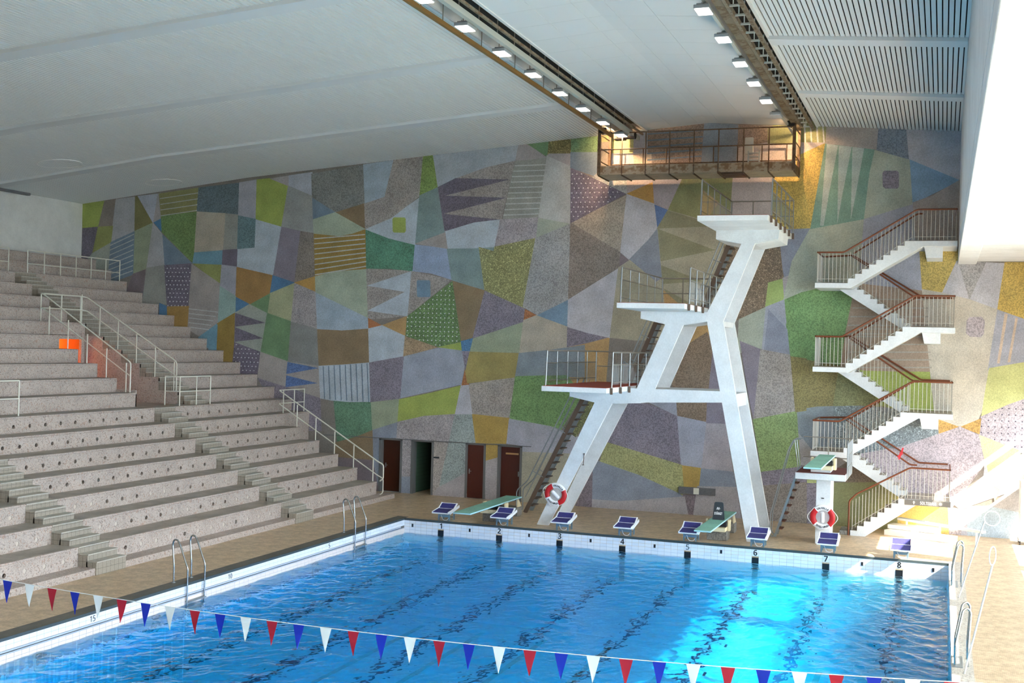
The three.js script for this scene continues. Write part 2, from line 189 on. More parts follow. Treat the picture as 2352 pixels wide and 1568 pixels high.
// fields of the mural in metres on the wall: colour, grain, outline
const MURAL = `lime f -18.11,11.20 -16.96,11.31 -17.25,10.19 -18.07,10.14
taupeD f -16.98,11.31 -16.38,11.37 -16.50,10.21 -17.27,10.19
greyL f -16.40,11.37 -15.41,11.46 -15.39,9.99 -16.60,9.53 -16.53,10.21
purple s -18.07,10.17 -17.25,10.22 -17.55,9.04 -18.06,8.57
oliveL f -17.27,10.22 -16.49,10.25 -16.57,9.54 -17.53,9.07
oliveD f -15.43,11.46 -15.29,11.49 -14.48,10.34 -15.41,9.99
lilacB f -15.31,11.48 -14.29,11.56 -14.49,10.33
mauve f -14.30,11.56 -14.15,11.58 -14.10,10.51 -14.50,10.33
oliveS f -14.25,11.56 -12.29,11.77 -12.34,10.78 -14.12,10.60
slateD s -12.33,11.77 -10.38,11.93 -10.39,10.62 -12.39,10.78
lilac f -10.41,11.94 -9.58,12.04 -9.58,10.42 -10.42,10.59
lime f -9.60,12.04 -8.99,12.08 -8.13,11.77 -8.40,10.12 -9.60,10.42
mauve f -9.01,12.06 -8.10,12.17 -8.13,11.74
lilacB f -8.14,12.17 -7.08,12.28 -7.05,11.31 -8.14,11.73
grey f -8.16,11.77 -7.05,11.34 -6.96,9.84 -8.42,10.12
sky f -14.47,10.37 -14.09,10.54 -14.04,9.96
greenS s -14.12,10.63 -12.34,10.80 -12.49,8.68 -14.06,9.97
sageD f -15.42,10.02 -14.49,10.37 -14.77,8.42 -15.44,8.21
greyL f -14.50,10.37 -14.02,9.90 -13.85,8.58 -14.77,8.47
greySage f -17.54,9.10 -16.57,9.56 -16.67,7.92 -18.01,8.54
steelD f -16.60,9.57 -15.40,10.02 -15.41,8.21 -16.32,7.92 -16.70,7.92
steelD f -14.02,9.88 -12.51,8.67 -13.87,8.59
sand f -12.38,10.80 -10.99,10.71 -11.08,9.20 -12.45,9.11
greyO f -11.01,10.71 -10.40,10.65 -10.41,9.24 -11.07,9.20
tealD s -10.42,10.62 -9.57,10.46 -9.58,9.31 -10.42,9.24
pale f -9.59,10.45 -8.39,10.14 -8.70,8.20 -10.43,8.53 -10.43,9.26 -9.61,9.32
purpleG f -8.41,10.15 -7.53,9.97 -7.74,7.90 -8.73,8.20
taupeD s -7.55,9.97 -6.91,9.88 -6.81,8.15 -7.76,7.90
blueT f -12.45,9.13 -11.07,9.22 -11.10,8.62 -12.52,8.67
purple f -11.10,9.23 -10.40,9.27 -10.40,8.53 -11.11,8.62
oliveL f -12.52,8.68 -11.10,8.63 -11.14,7.81
mauveD f -15.44,8.24 -14.76,8.45 -14.86,7.25 -15.81,7.33
greyO f -14.77,8.50 -13.85,8.62 -13.67,6.99 -14.93,6.97
purpleX d -13.89,8.61 -12.55,8.69 -12.62,6.91 -13.69,6.87
taupe f -12.56,8.67 -11.14,7.86 -11.19,6.31 -12.06,5.70 -12.67,6.09 -12.65,6.93
taupeS f -12.65,6.87 -11.18,6.89 -11.26,6.25 -12.06,5.70 -12.67,6.01
blue f -14.08,7.06 -13.67,6.92 -13.63,6.57 -14.07,6.52
ochre f -13.70,6.91 -12.62,6.95 -12.67,6.05 -13.64,6.03
blueT f -11.25,6.27 -11.14,6.34 -11.27,5.27 -12.27,5.25 -12.13,5.69
lilac f -11.13,8.64 -10.40,8.56 -10.42,7.34 -11.18,7.76
rustB f -10.42,8.55 -8.72,8.22 -8.82,7.48 -9.75,7.03 -10.43,7.33
blue f -8.75,8.23 -7.73,7.94 -8.85,7.49
orange f -7.77,7.94 -6.82,8.20 -6.78,7.55
sageY f -7.73,7.93 -7.84,6.39 -8.96,6.70 -8.85,7.51
green f -8.83,7.51 -8.93,6.70 -9.76,7.05
blue f -10.42,7.35 -9.75,7.06 -10.42,6.69
teal f -11.18,7.79 -10.41,7.37 -10.41,6.70 -11.23,6.23
ochreD f -11.26,6.27 -10.41,6.73 -10.46,4.64 -11.28,4.61
blueT f -11.64,5.99 -11.23,6.22 -11.26,4.61 -11.65,4.60
greySage f -10.43,6.72 -9.77,7.07 -8.94,6.72 -9.19,5.14 -10.43,5.54
purple s -10.42,6.70 -9.01,6.33 -10.43,6.14
purple s -10.43,6.14 -9.09,5.71 -10.42,5.54
purpleX d -10.42,5.52 -9.18,5.17 -9.33,4.24 -10.09,4.16 -10.49,4.72
green f -8.95,6.73 -7.83,6.41 -7.94,4.81 -9.20,5.15
mauve s -7.75,7.93 -6.78,7.58 -6.66,6.10 -7.86,6.37
greyD f -7.86,6.40 -6.66,6.14 -6.54,4.68 -7.95,4.79
taupe f -9.21,5.18 -7.93,4.83 -7.98,3.82 -9.31,4.11
taupe f -7.96,4.82 -6.54,4.71 -6.45,3.43 -8.02,3.81
blueV s -7.96,4.81 -6.56,4.61 -8.00,4.33
blueV s -8.00,4.28 -6.59,4.02 -8.02,3.81
purpleG s -9.31,4.13 -8.01,3.83 -6.45,3.44 -6.36,2.18 -7.92,2.09
ochreD f -6.95,9.87 -5.89,9.79 -4.70,10.03 -4.58,8.49 -6.85,8.19
sage f -6.84,8.19 -5.99,8.38 -4.59,8.49 -4.47,6.58 -6.80,7.55
blueP f -6.80,7.57 -4.47,6.60 -4.43,6.18 -5.58,6.06 -6.68,6.11
brown f -6.68,6.13 -5.58,6.10 -4.42,6.20 -4.35,4.88 -5.53,4.73 -6.57,4.68
pale f -6.57,4.70 -5.54,4.78 -4.35,4.90 -4.25,3.35 -5.49,3.31 -6.46,3.43
greenDS s -5.87,3.37 -5.18,3.34 -4.23,3.39 -4.14,2.30 -4.84,1.99 -5.66,1.70
taupe s -4.62,8.50 -2.68,8.43 -2.79,6.70 -4.48,6.54
pale f -2.68,8.42 -4.57,7.84 -2.95,7.62 -4.52,6.88 -2.79,6.69
rust f -4.48,6.61 -3.87,6.33 -4.45,6.18
orangeB f -3.91,6.33 -2.83,6.71 -2.87,5.93
pale f -4.46,6.20 -3.87,6.34 -2.88,5.95 -2.92,5.16 -4.38,4.88
taupe s -2.70,8.43 -1.04,8.10 -2.81,6.69
steel f -2.44,8.07 -1.96,8.07 -1.91,8.03 -1.88,7.47 -1.93,7.44 -2.39,7.43 -2.44,7.47 -2.47,8.02
greenX e -1.01,8.05 -0.59,5.79 -1.52,5.56 -2.88,5.92 -2.84,6.69
sandO s -2.90,5.95 -1.51,5.56 -2.95,5.15
lime f -1.55,5.56 -0.57,5.78 -0.51,5.44
steelL f -2.95,5.17 -1.48,5.55 -0.52,5.46 -0.41,4.93 -0.52,4.19 -3.05,3.57
purpleG s -4.38,4.90 -2.92,5.18 -3.02,3.57 -4.28,3.35
sageD f -4.26,3.38 -3.04,3.56 -3.08,2.69 -4.17,2.29
lime f -3.07,3.54 -1.76,3.84 -0.52,4.17 -0.73,3.09 -2.02,2.94 -3.11,2.69
blueL f -2.63,9.43 -1.24,9.27 -1.00,8.08 -1.87,8.32 -2.69,8.41
greenE s -4.69,10.01 -3.67,9.69 -2.59,9.42 -2.66,8.41 -3.58,8.49 -4.62,8.50
pale f -4.71,10.01 -3.61,10.47 -2.44,11.21 -2.57,9.40 -3.68,9.65
lime f -3.49,10.46 -3.06,10.45 -3.00,10.40 -2.98,9.93 -3.03,9.87 -3.47,9.88 -3.53,9.92 -3.56,10.40
greyD s -7.13,12.21 -4.84,12.52 -4.75,10.99 -6.02,10.65 -7.07,11.25
steelD f -7.06,11.27 -6.02,10.69 -7.00,10.41
brown f -6.03,10.68 -4.76,11.02 -4.70,10.01
sage f -7.01,10.42 -6.02,10.69 -4.69,10.02 -5.27,9.84 -5.86,9.75 -6.95,9.86
blueP f -4.87,12.52 -3.57,12.65 -3.89,11.25 -4.76,11.01
taupe s -3.58,12.66 -2.33,12.77 -2.43,11.26 -3.60,10.43 -4.71,10.02 -4.78,11.00 -3.92,11.25
greenB s -2.35,12.78 -1.93,12.82 -1.68,11.57 -2.46,11.24
paleG f -1.95,12.81 1.52,13.16 1.39,12.48 0.19,12.22 -0.99,11.87 -1.71,11.57
tealG f -2.46,11.28 -1.68,11.59 -1.35,9.87 -2.58,9.46
taupe s -1.71,11.57 -0.99,11.89 0.18,12.26 1.37,12.49 0.88,10.32 -0.21,10.17 -1.38,9.91
purple s -1.71,11.58 -0.99,11.90 1.17,11.80 -1.40,11.25 1.06,11.13 -1.45,10.57 0.86,10.33 -0.20,10.17 -1.38,9.92
greyO f 1.36,12.50 2.60,12.59 2.35,10.37 0.93,10.35
mauve f 1.49,13.17 1.69,13.18 2.60,12.57 1.36,12.47
green f 1.68,13.17 2.70,13.27 2.60,12.59
oliveB e 2.65,13.32 3.54,13.43 3.53,12.67 2.60,12.58
green s 3.48,13.43 4.50,13.52 4.58,12.66 3.50,12.65
oliveG f 4.47,13.51 5.60,13.35 5.82,13.36 5.79,13.09 4.50,13.06
mauve f 2.56,12.62 2.66,12.71 3.52,12.69 3.53,12.19
greyW f 2.58,12.64 3.52,12.22 3.54,10.13 2.32,10.35
pale f -1.37,9.91 -0.21,10.23 0.86,10.34 0.68,9.29 -0.18,9.23 -1.28,9.25
taupe f -2.59,9.45 -1.35,9.88 -1.23,9.25
tealG f -1.27,9.26 -0.18,9.27 0.65,9.31 0.27,7.72 -1.04,8.08
mauveP s 0.83,10.34 2.35,10.40 2.27,9.63 0.64,9.31
sageG f 2.32,10.38 3.55,10.15 2.25,9.60
steelD f 3.48,12.74 4.52,12.71 4.55,11.83 5.09,11.62 3.49,12.16
oliveY e 0.01,9.33 0.59,9.17 2.20,9.20 1.93,7.06 0.30,7.67
oliveY e 0.64,9.33 2.26,9.65 2.02,7.50 0.29,7.76
greyS s 2.23,9.64 3.54,10.15 3.57,7.41 2.39,6.82 1.81,7.13
brown f -1.00,8.05 0.32,7.71 -0.12,5.91 -0.59,5.80
purpleG s 0.30,7.71 1.92,7.06 1.87,6.58 -0.14,5.92
rust s 1.90,7.05 2.37,6.82 1.86,6.61
steel f 2.36,6.82 3.56,7.41 3.56,6.41
sageD f -0.14,5.91 1.87,6.58 1.75,5.44 -0.24,5.42
blue s -0.60,5.81 -0.11,5.94 -0.23,5.41 -0.54,5.41
sand f 1.85,6.64 2.35,6.83 3.57,6.43 3.57,5.69 2.70,5.51 1.72,5.43
purpleG s 3.54,6.43 5.12,6.08 3.54,5.67
orangeB f 3.54,5.69 4.32,5.86 5.13,6.09 5.04,4.33 3.58,4.28
lilacW f 3.54,7.41 5.38,8.55 5.15,6.06 4.31,6.22 3.54,6.42
khaki f 5.38,8.62 5.77,8.86 6.98,8.12 7.60,7.39 6.96,6.02 6.05,6.00 5.13,6.07
mauveD f 5.46,9.15 5.79,8.85 5.38,8.58
taupeD s 3.55,10.15 5.44,9.16 5.41,8.60 3.54,7.42
sandS s 3.54,10.20 5.60,11.15 5.51,10.00 5.43,9.14
purpleX d 3.50,12.18 5.61,11.20 3.55,10.16
greyW s 4.31,11.81 4.59,12.03 5.62,12.01 5.62,11.18
pinkS f 5.59,12.01 6.54,11.99 6.53,11.55 5.62,11.19
orange f 5.61,11.20 6.54,11.59 6.64,10.79
mauveP f 6.51,11.99 7.78,11.96 7.14,10.56 6.62,10.79
oliveG f 7.71,11.96 9.41,11.92 9.31,10.26 8.12,10.26 7.10,10.57
lilacW f 5.61,11.19 6.65,10.82 6.78,9.95 6.47,9.54 5.76,8.85 5.43,9.12
blueV f 6.63,10.80 7.15,10.59 6.76,9.95
khaki f 7.11,10.60 8.17,10.30 9.23,9.98 9.30,7.24 7.59,7.21 6.92,8.22 6.74,9.96
khakiD f 6.74,9.95 7.10,10.59 8.18,10.26 9.06,10.02
khakiD f 6.77,9.94 8.82,9.19 6.91,8.80
khakiD f 6.93,8.66 8.42,8.11 6.97,8.00
khakiD f 7.05,7.85 7.96,7.36 7.60,7.21 7.26,7.35
orangeB f 7.03,7.79 7.56,7.35 7.08,7.34
steelG f 6.76,9.96 6.97,8.22 6.77,8.08 5.77,8.87 6.45,9.57
sandO f 8.31,11.30 8.91,10.84 8.60,10.41 8.28,10.42
pinkS f 9.36,11.92 10.77,11.89 10.81,10.35 9.30,10.36
yellow s 10.71,11.78 11.61,12.47 12.44,12.78 12.02,9.89 11.34,9.82 10.75,10.20
lavD f 11.12,9.89 12.03,9.92 11.72,8.38 11.21,8.19 10.95,9.25
brownX e 9.11,9.36 11.02,9.36 11.16,8.22 10.69,8.05 10.63,7.26 9.70,6.77 9.11,6.94
limeB f 10.65,8.08 11.17,8.23 11.23,7.52 10.57,7.23
mauveP f 11.13,8.25 11.77,8.49 11.71,7.70 11.20,7.52
lav f 10.57,7.25 11.22,7.52 11.45,5.71 10.45,5.68
lav f 10.47,6.59 11.22,6.61 11.45,5.62 10.44,5.78
sageG f 9.69,6.81 10.59,7.25 10.49,5.68 9.66,5.66
sageG f 9.69,6.62 10.52,6.64 10.47,5.78 9.73,6.05
sageP f 12.00,9.92 13.75,10.24 13.68,8.62 13.47,7.84 12.38,7.85 11.76,7.73 11.17,7.49 11.42,8.81
greenM s 11.21,7.51 11.76,7.76 12.38,7.92 13.50,7.87 13.27,6.42 13.17,5.74 11.44,5.55
greenM s 11.28,6.70 11.97,6.72 12.00,5.49 11.46,5.59
greenM s 11.33,6.46 13.33,6.50 13.13,5.31 12.17,5.45 11.46,5.58
lavD f 10.69,7.17 11.34,6.50 11.45,5.61 10.94,5.70 10.57,5.77
mauve f 10.79,5.73 11.46,5.61 11.69,3.76 10.85,3.54
oliveB s 11.44,5.60 12.17,5.47 13.12,5.33 13.06,5.08 12.92,3.95 12.39,3.89 11.65,3.76
oliveG s 13.03,5.12 13.38,5.15 15.27,3.93 14.44,4.02 13.40,4.01 12.89,3.96
lime f 13.64,5.31 13.91,5.25 15.99,5.25 16.12,3.93 15.26,3.90 14.41,4.06
brownP f 13.69,8.13 15.64,7.90 15.95,5.23 14.90,5.19 13.09,5.22 13.23,6.43 13.47,7.86
brownP f 13.09,5.31 13.30,6.54 15.89,6.59 15.99,5.22 13.91,5.19 13.19,5.24
lav f 13.73,10.24 15.27,10.75 15.38,9.50 15.53,9.21 15.64,7.86 13.68,8.07 13.64,8.61
tealP f 12.42,12.78 14.07,12.53 13.89,11.70 13.75,10.21 12.00,9.89
paleT f 12.47,12.77 12.84,12.67 12.57,10.98 12.44,10.00 12.32,10.00
paleT f 12.86,12.67 13.28,12.63 13.01,10.97 12.88,10.05
paleT f 13.30,12.63 13.68,12.57 13.44,10.96 13.31,10.18
sageP f 14.02,12.53 15.13,12.18 15.27,10.69 13.73,10.21 13.86,11.70
purpleG s 14.34,11.80 14.74,11.79 14.80,11.72 14.81,11.26 14.76,11.20 14.38,11.21 14.30,11.28 14.28,11.73
slateB s 14.09,13.29 15.01,13.23 15.13,12.14 14.01,12.50
lilacW f 14.98,13.23 16.75,13.02 16.69,11.40 15.10,12.14
skyB f 15.12,12.15 16.69,11.43 15.25,10.68
taupe f 12.39,13.49 14.12,13.28 14.07,12.50 12.38,12.76
oliveG f 10.64,13.64 12.45,13.49 12.42,12.78 11.60,12.80 10.74,12.80
pinkS f 11.58,12.83 12.43,12.79 11.59,12.41
taupe f 15.25,10.74 15.86,10.96 16.69,11.46 16.76,8.77 15.49,9.16 15.38,9.36
yellowS s 15.49,9.22 16.67,9.22 16.69,8.79 16.25,7.75 15.61,7.87
lilacW f 16.64,8.83 18.11,8.76 17.93,7.23 17.07,7.53 16.21,7.76
greyM s 16.67,8.86 17.53,8.79 17.06,7.56
yellow s 18.08,8.79 18.95,8.79 18.99,6.84 17.89,7.23
cream f 15.60,7.91 16.24,7.80 17.08,7.59 17.93,7.27 17.66,4.41 17.34,3.48 16.15,3.28 15.92,5.23
mauvePP s 17.08,7.02 17.44,7.04 17.54,6.91 17.52,6.48 17.43,6.38 17.10,6.39 16.98,6.50 16.99,6.90
lav f 17.90,7.28 19.00,6.88 19.03,5.61 18.32,5.44 17.66,5.34
peach f 18.12,7.16 18.21,7.13 18.01,5.56 17.93,5.56
peach f 18.44,7.03 18.51,7.01 18.32,5.61 18.24,5.60
limeY f 17.70,5.40 19.04,5.69 19.07,4.53 18.29,4.22 17.50,3.81 17.60,4.68
mauvePP d2 17.49,3.84 18.29,4.26 19.06,4.59 19.11,2.45 18.16,3.00 17.44,3.23
slateG f 11.65,3.79 12.39,3.94 12.95,3.98 13.00,2.23 12.25,2.46 11.80,3.02 11.75,3.02
steelX e 12.89,3.97 13.74,4.03 15.27,3.95 15.66,3.93 16.26,3.43 16.30,3.22 15.23,2.74 13.64,2.41 12.96,2.48
orange s 16.19,3.70 16.86,3.48 16.24,3.21
orange s 16.88,3.48 17.51,3.79 17.47,3.27
mauvePP s 16.28,3.24 16.88,3.49 17.48,3.24 17.69,2.38 16.61,0.72 15.28,1.11 13.77,2.43 15.10,2.75
greyM f 11.75,3.08 12.24,2.49 13.48,2.34 13.48,2.20 13.01,1.87 11.80,1.95
limeS s 10.78,3.61 11.69,3.77 11.90,1.95 10.83,1.63
limeS s 10.47,3.74 11.72,3.79 11.90,1.82 10.53,1.62
purpleG s 10.52,1.62 11.92,1.84 12.01,1.33 10.57,1.15
yellowP f 17.45,3.25 18.32,2.93 19.11,2.67 19.13,2.26 18.33,2.51 18.06,1.57 17.84,1.56
lilacW f 16.66,1.04 17.62,1.95 17.64,2.46 18.67,2.79 18.99,1.74 17.17,0.92 16.97,0.80
yellowP f 17.47,3.25 18.67,2.82 17.97,1.15
yellowP f 18.65,2.83 18.95,2.74 18.98,1.82 18.71,1.83
greyM f 18.71,1.79 18.97,2.00 19.01,0.84 18.74,0.82 17.76,0.98
skyG f 17.13,0.94 17.77,1.00 18.75,0.85 19.08,0.91 19.10,0.00 17.12,0.00
brownD s 12.99,1.49 13.62,2.18 14.73,1.53 14.27,1.41
limeP f 11.95,1.47 12.45,1.48 12.45,1.36 11.97,1.32
oliveG f 12.45,1.39 14.72,1.56 15.06,1.27 15.08,0.00 12.49,0.00
purpleG s 11.98,1.35 12.47,1.38 12.51,0.00 12.06,0.00
taupeD s 10.61,1.20 12.01,1.35 12.10,0.00 10.80,0.00
yellowS f 15.02,1.31 15.26,1.24 16.60,0.86 16.67,0.00 15.05,0.01
mauveP s 16.57,0.88 16.99,0.84 17.03,0.00 16.63,0.00
lilac f 16.98,0.80 17.16,0.89 17.18,0.00 17.00,0.00
mauve s -3.11,2.68 -2.01,2.96 -0.73,3.09 -0.99,2.00 -2.56,2.06 -3.16,2.05
steelG f -4.17,2.32 -3.11,2.67 -3.13,2.07 -3.85,2.00 -3.83,0.00 -4.08,0.25
tealW s -0.75,3.10 -0.05,3.13 0.13,2.07 -0.23,2.01 -0.26,0.91 -1.33,0.31 -0.98,2.01
gold f -0.07,3.12 1.43,3.07 1.33,2.08 0.11,2.05
gold f 0.51,2.06 1.00,2.05 1.02,1.53 0.53,1.37
pinkT s -0.26,4.22 1.69,4.59 1.43,3.04 -0.07,3.12
lilacW f -0.54,4.20 -0.24,4.24 -0.05,3.11 -0.76,3.07
rust s -0.40,4.75 -0.21,4.20 -0.52,4.16
goldO f -0.23,5.43 1.73,5.43 1.63,4.54 0.66,4.39 -0.29,4.24 -0.40,4.72
slateG f 1.71,5.43 2.81,5.57 3.57,5.69 4.22,5.80 4.25,4.63 1.59,4.56
greenM s 1.59,4.56 3.60,4.69 4.19,3.96 3.38,2.66 1.42,3.06
greenM s 1.62,4.58 2.75,4.65 4.04,4.12 3.02,2.79 1.44,3.00
lilac f 1.40,3.02 3.02,2.82 4.09,2.48 4.11,1.84 1.96,1.81 1.86,2.05 1.32,2.09
purpleG s -0.54,5.44 -0.23,5.45 -0.38,4.70
brown f -4.84,2.03 -4.15,2.32 -4.08,1.13 -5.75,1.18 -5.77,1.75
mauveD f -5.75,1.20 -4.09,1.17 -3.81,0.00 -4.78,0.11 -5.72,0.15
mauve s -2.96,2.11 -2.50,2.09 -2.49,0.58 -2.91,0.58
steelG f -2.93,0.61 -2.48,0.64 -2.46,0.00 -2.91,0.00
pinkT s -1.67,2.07 -0.99,2.02 -1.32,0.28 -1.61,0.00
mauve f -1.34,0.32 -0.22,0.94 -0.19,0.00 -1.62,0.00
mauve f 0.50,1.41 1.01,1.57 1.05,0.01 0.55,0.00
khaki f 1.91,1.83 4.10,1.88 4.16,0.00 1.97,0.00
oliveG e 4.36,4.07 4.75,3.80 3.98,2.46 3.50,2.76
purpleG s 5.03,3.80 6.57,3.80 7.66,3.42 7.85,1.69 5.08,2.30
lav f 6.55,3.86 7.60,3.91 7.66,3.39
brownX2 s 7.56,4.25 8.76,4.29 8.69,3.21 7.65,3.40
orangeB f 7.93,5.88 8.26,6.64 8.72,6.65 8.68,6.24
brownX2 s 8.62,6.36 8.89,5.69 8.78,4.27 7.44,4.21 7.43,4.56 7.94,5.91
lav f 7.64,3.41 8.69,3.24 8.56,1.61 7.83,1.66
gold f 7.83,1.70 8.56,1.64 8.46,0.62 7.93,0.63
oliveY s 5.08,2.37 7.86,1.71 7.98,0.64 7.81,0.65 4.89,1.65
steelG f 4.79,1.68 6.35,1.26 7.81,0.71 7.96,0.60 6.68,0.35 5.34,0.26 4.59,0.28 4.56,1.29
mauveD s 7.91,0.69 8.48,0.72 8.36,0.00 8.04,0.00
mauve f 4.56,0.29 5.64,0.29 7.99,0.62 8.13,0.00 4.57,0.00
mauveD s 4.64,1.41 4.65,0.00 4.01,0.00
mauveP f 8.67,3.24 9.33,3.27 9.64,1.56 8.54,1.61
purpleG f 8.68,4.30 9.25,4.32 9.33,3.21 8.66,3.20
purpleG f 8.82,5.70 9.21,4.28 8.71,4.26
steelG f 8.53,1.63 9.65,1.58 9.76,1.03 8.48,0.96
mauve f 8.41,1.01 9.78,1.07 9.95,0.00 8.30,0.00
purpleG f 9.74,6.08 10.47,5.81 10.29,3.40 10.16,3.89
taupe s 10.45,5.81 11.45,5.65 11.69,3.72 10.28,3.37
limeS s 10.25,3.41 11.68,3.75 11.83,1.88 10.61,1.62
purpleG s 10.60,1.64 12.10,1.94 12.12,1.35 10.68,1.15
taupeD s 10.68,1.18 12.11,1.39 12.15,0.00 10.91,0.00
oliveB s 11.46,5.60 12.00,5.54 12.04,3.78 11.67,3.71
taupeX s 6.26,13.50 8.36,13.65 8.27,12.09 6.32,12.15
slateB f 8.32,13.66 9.55,13.50 9.50,12.06 8.24,12.09
taupeX s 9.50,13.50 10.57,13.39 10.53,12.82 9.49,12.68
pinkS f 9.48,12.70 10.52,12.87 11.45,12.81 11.47,12.02 9.45,12.07
oliveG f 10.50,13.39 11.06,13.33 11.54,13.28 11.55,12.79 10.51,12.82
lilac f 5.78,13.39 6.31,13.51 6.34,12.56 5.80,12.58
limeY f 5.02,13.06 5.82,13.21 5.81,12.60 5.03,12.64
lilacW f 5.01,12.65 6.45,12.60 6.47,12.00 5.03,12.04
peach f 5.80,12.61 6.48,12.59 6.50,12.00 5.89,12.01`;
const STRIPES = `line 0.03 -14.17,11.35 -12.33,11.55
line 0.03 -14.15,11.11 -12.34,11.31
line 0.03 -14.13,10.88 -12.35,11.07
line 0.03 -14.11,10.64 -12.36,10.84
line 0.03 -16.59,9.43 -15.42,9.89
line 0.03 -16.61,9.23 -15.42,9.67
line 0.03 -16.62,9.02 -15.42,9.46
line 0.03 -16.63,8.81 -15.43,9.24
line 0.03 -16.64,8.61 -15.43,9.02
line 0.03 -16.65,8.40 -15.43,8.80
line 0.03 -16.66,8.19 -15.43,8.58
line 0.03 -16.67,7.99 -15.44,8.37
line 0.035 -12.62,6.83 -11.22,6.72
line 0.035 -12.61,6.64 -11.33,6.54
line 0.035 -12.61,6.46 -11.43,6.36
line 0.035 -12.61,6.27 -11.54,6.18
line 0.035 -12.60,6.09 -11.64,6.00
line 0.04 -6.91,9.66 -4.71,9.81
line 0.04 -6.90,9.46 -4.70,9.64
line 0.04 -6.89,9.26 -4.69,9.46
line 0.04 -6.88,9.06 -4.67,9.29
line 0.04 -6.87,8.86 -4.66,9.11
line 0.04 -6.86,8.65 -4.64,8.94
line 0.04 -6.85,8.45 -4.63,8.77
line 0.04 -6.83,8.25 -4.62,8.59
lineD 0.035 -6.36,4.69 -6.26,3.41
lineD 0.035 -6.12,4.71 -6.02,3.41
lineD 0.035 -5.88,4.74 -5.78,3.40
lineD 0.035 -5.64,4.76 -5.53,3.40
lineD 0.035 -5.40,4.78 -5.29,3.40
lineD 0.035 -5.17,4.80 -5.06,3.39
lineD 0.035 -4.93,4.82 -4.82,3.39
lineD 0.035 -4.69,4.84 -4.58,3.38
lineD 0.035 -4.46,4.87 -4.34,3.38
line 0.04 1.35,12.30 2.56,12.31
line 0.04 1.30,12.10 2.53,12.11
line 0.04 1.26,11.90 2.51,11.91
line 0.04 1.22,11.70 2.48,11.71
line 0.04 1.17,11.50 2.46,11.51
line 0.04 1.13,11.30 2.43,11.31
line 0.04 1.09,11.10 2.41,11.12
line 0.04 1.04,10.90 2.38,10.92
line 0.04 1.00,10.69 2.35,10.72
line 0.04 0.96,10.49 2.33,10.52
lineS 0.045 13.65,6.57 15.87,6.61
lineS 0.045 13.56,6.31 15.89,6.36
lineS 0.045 13.46,6.05 15.91,6.11
lineS 0.045 13.37,5.79 15.93,5.86
lineS 0.045 13.27,5.53 15.95,5.61
lineS 0.045 13.18,5.27 15.97,5.36
lineS 0.045 13.51,7.55 15.80,7.57
lineS 0.045 13.44,7.26 15.82,7.29
lineS 0.045 13.38,6.97 15.83,7.01
lineS 0.045 13.31,6.68 15.85,6.73
lineS 0.045 13.25,6.40 15.87,6.45
line 0.05 11.72,13.45 11.77,12.80
line 0.05 11.92,13.44 11.97,12.80
line 0.05 12.12,13.44 12.18,12.80
line 0.05 12.32,13.43 12.38,12.80
lineD 0.05 6.31,13.29 8.29,13.36
lineD 0.05 6.31,13.06 8.28,13.13
lineD 0.05 6.32,12.83 8.27,12.91
lineD 0.05 6.32,12.60 8.26,12.68
lineD 0.05 6.33,12.37 8.25,12.46`;
const inside = (p, x, y) => { let c = false; for (let i = 0, j = p.length - 1; i < p.length; j = i++) if ((p[i][1] > y) !== (p[j][1] > y) && x < (p[j][0] - p[i][0]) * (y - p[i][1]) / (p[j][1] - p[i][1]) + p[i][0]) c = !c; return c; };
const dots = { w: [], k: [] };
MURAL.split('\n').forEach((l, i) => {
  const [c, k, ...q] = l.split(' '), p = q.map(s => s.split(',').map(Number)), top = ZW + i * 0.00005;
  mesh('mosaic_field', prism(p, ZW - 0.02, top), mm(c, k[0] === 'd' ? 's' : k), wallBack);
  if (k[0] === 'd' || (k === 'e' && c === 'greenX')) {
    const xs = p.map(v => v[0]), ys = p.map(v => v[1]), st = k === 'd2' ? 0.2 : 0.17;
    let row = 0;
    for (let y = Math.min(...ys) + 0.08; y < Math.max(...ys); y += st, row++) for (let x = Math.min(...xs) + 0.08 + (k === 'd' && row % 2 ? st / 2 : 0); x < Math.max(...xs); x += st)
      if ([[0.04, 0], [-0.04, 0], [0, 0.04], [0, -0.04]].every(([a, b]) => inside(p, x + a, y + b))) dots[k === 'd2' ? 'k' : 'w'].push(new THREE.CylinderGeometry(0.024, 0.024, 0.012, 6).rotateX(Math.PI / 2).translate(x, y, ZW + 0.012));
  }
});
for (const [k, m] of [['w', std('#d8d6da', 0.5)], ['k', std('#54505c', 0.6)]]) mesh('mosaic_dot_pattern', dots[k], m, wallBack).userData.kind = 'stuff';
STRIPES.split('\n').forEach(l => {
  const [c, w, a, b] = l.split(' '), A = a.split(',').map(Number), B = b.split(',').map(Number);
  mesh('mosaic_stripe', beamBar(V(A[0], A[1], ZW + 0.012), V(B[0], B[1], ZW + 0.012), Number(w), 0.012, V(0, 0, 1)), mm(c, 'f'), wallBack);
});
// horizontal conduit above the doors, wall niche bar, small signs
tag(mesh('wall_conduit', bar(V(-6.4, 2.035, ZW + 0.035), V(2.3, 2.035, ZW + 0.035), 0.014), M.frame), 'thin grey conduit running along the wall just above the four doors', 'pipe');
{
  const t = thing('wall_heater', 'long grey wall box with a pale centre plate, low on the mural wall', 'heater', [8.42, 0.72, ZW]);
  mesh('casing', rbox(-0.64, 0.64, 0, 0.24, 0.02, 0.12, 0.01), M.greyBar, t); mesh('centre_plate', rbox(-0.11, 0.08, 0.015, 0.23, 0.12, 0.135, 0.005), M.railCream, t);
}
tag(mesh('door_sign', [box(-1.58, -1.34, 1.39, 1.45, ZW + 0.005, ZW + 0.025)], M.signDark), 'small dark sign plate beside the open doorway', 'sign');
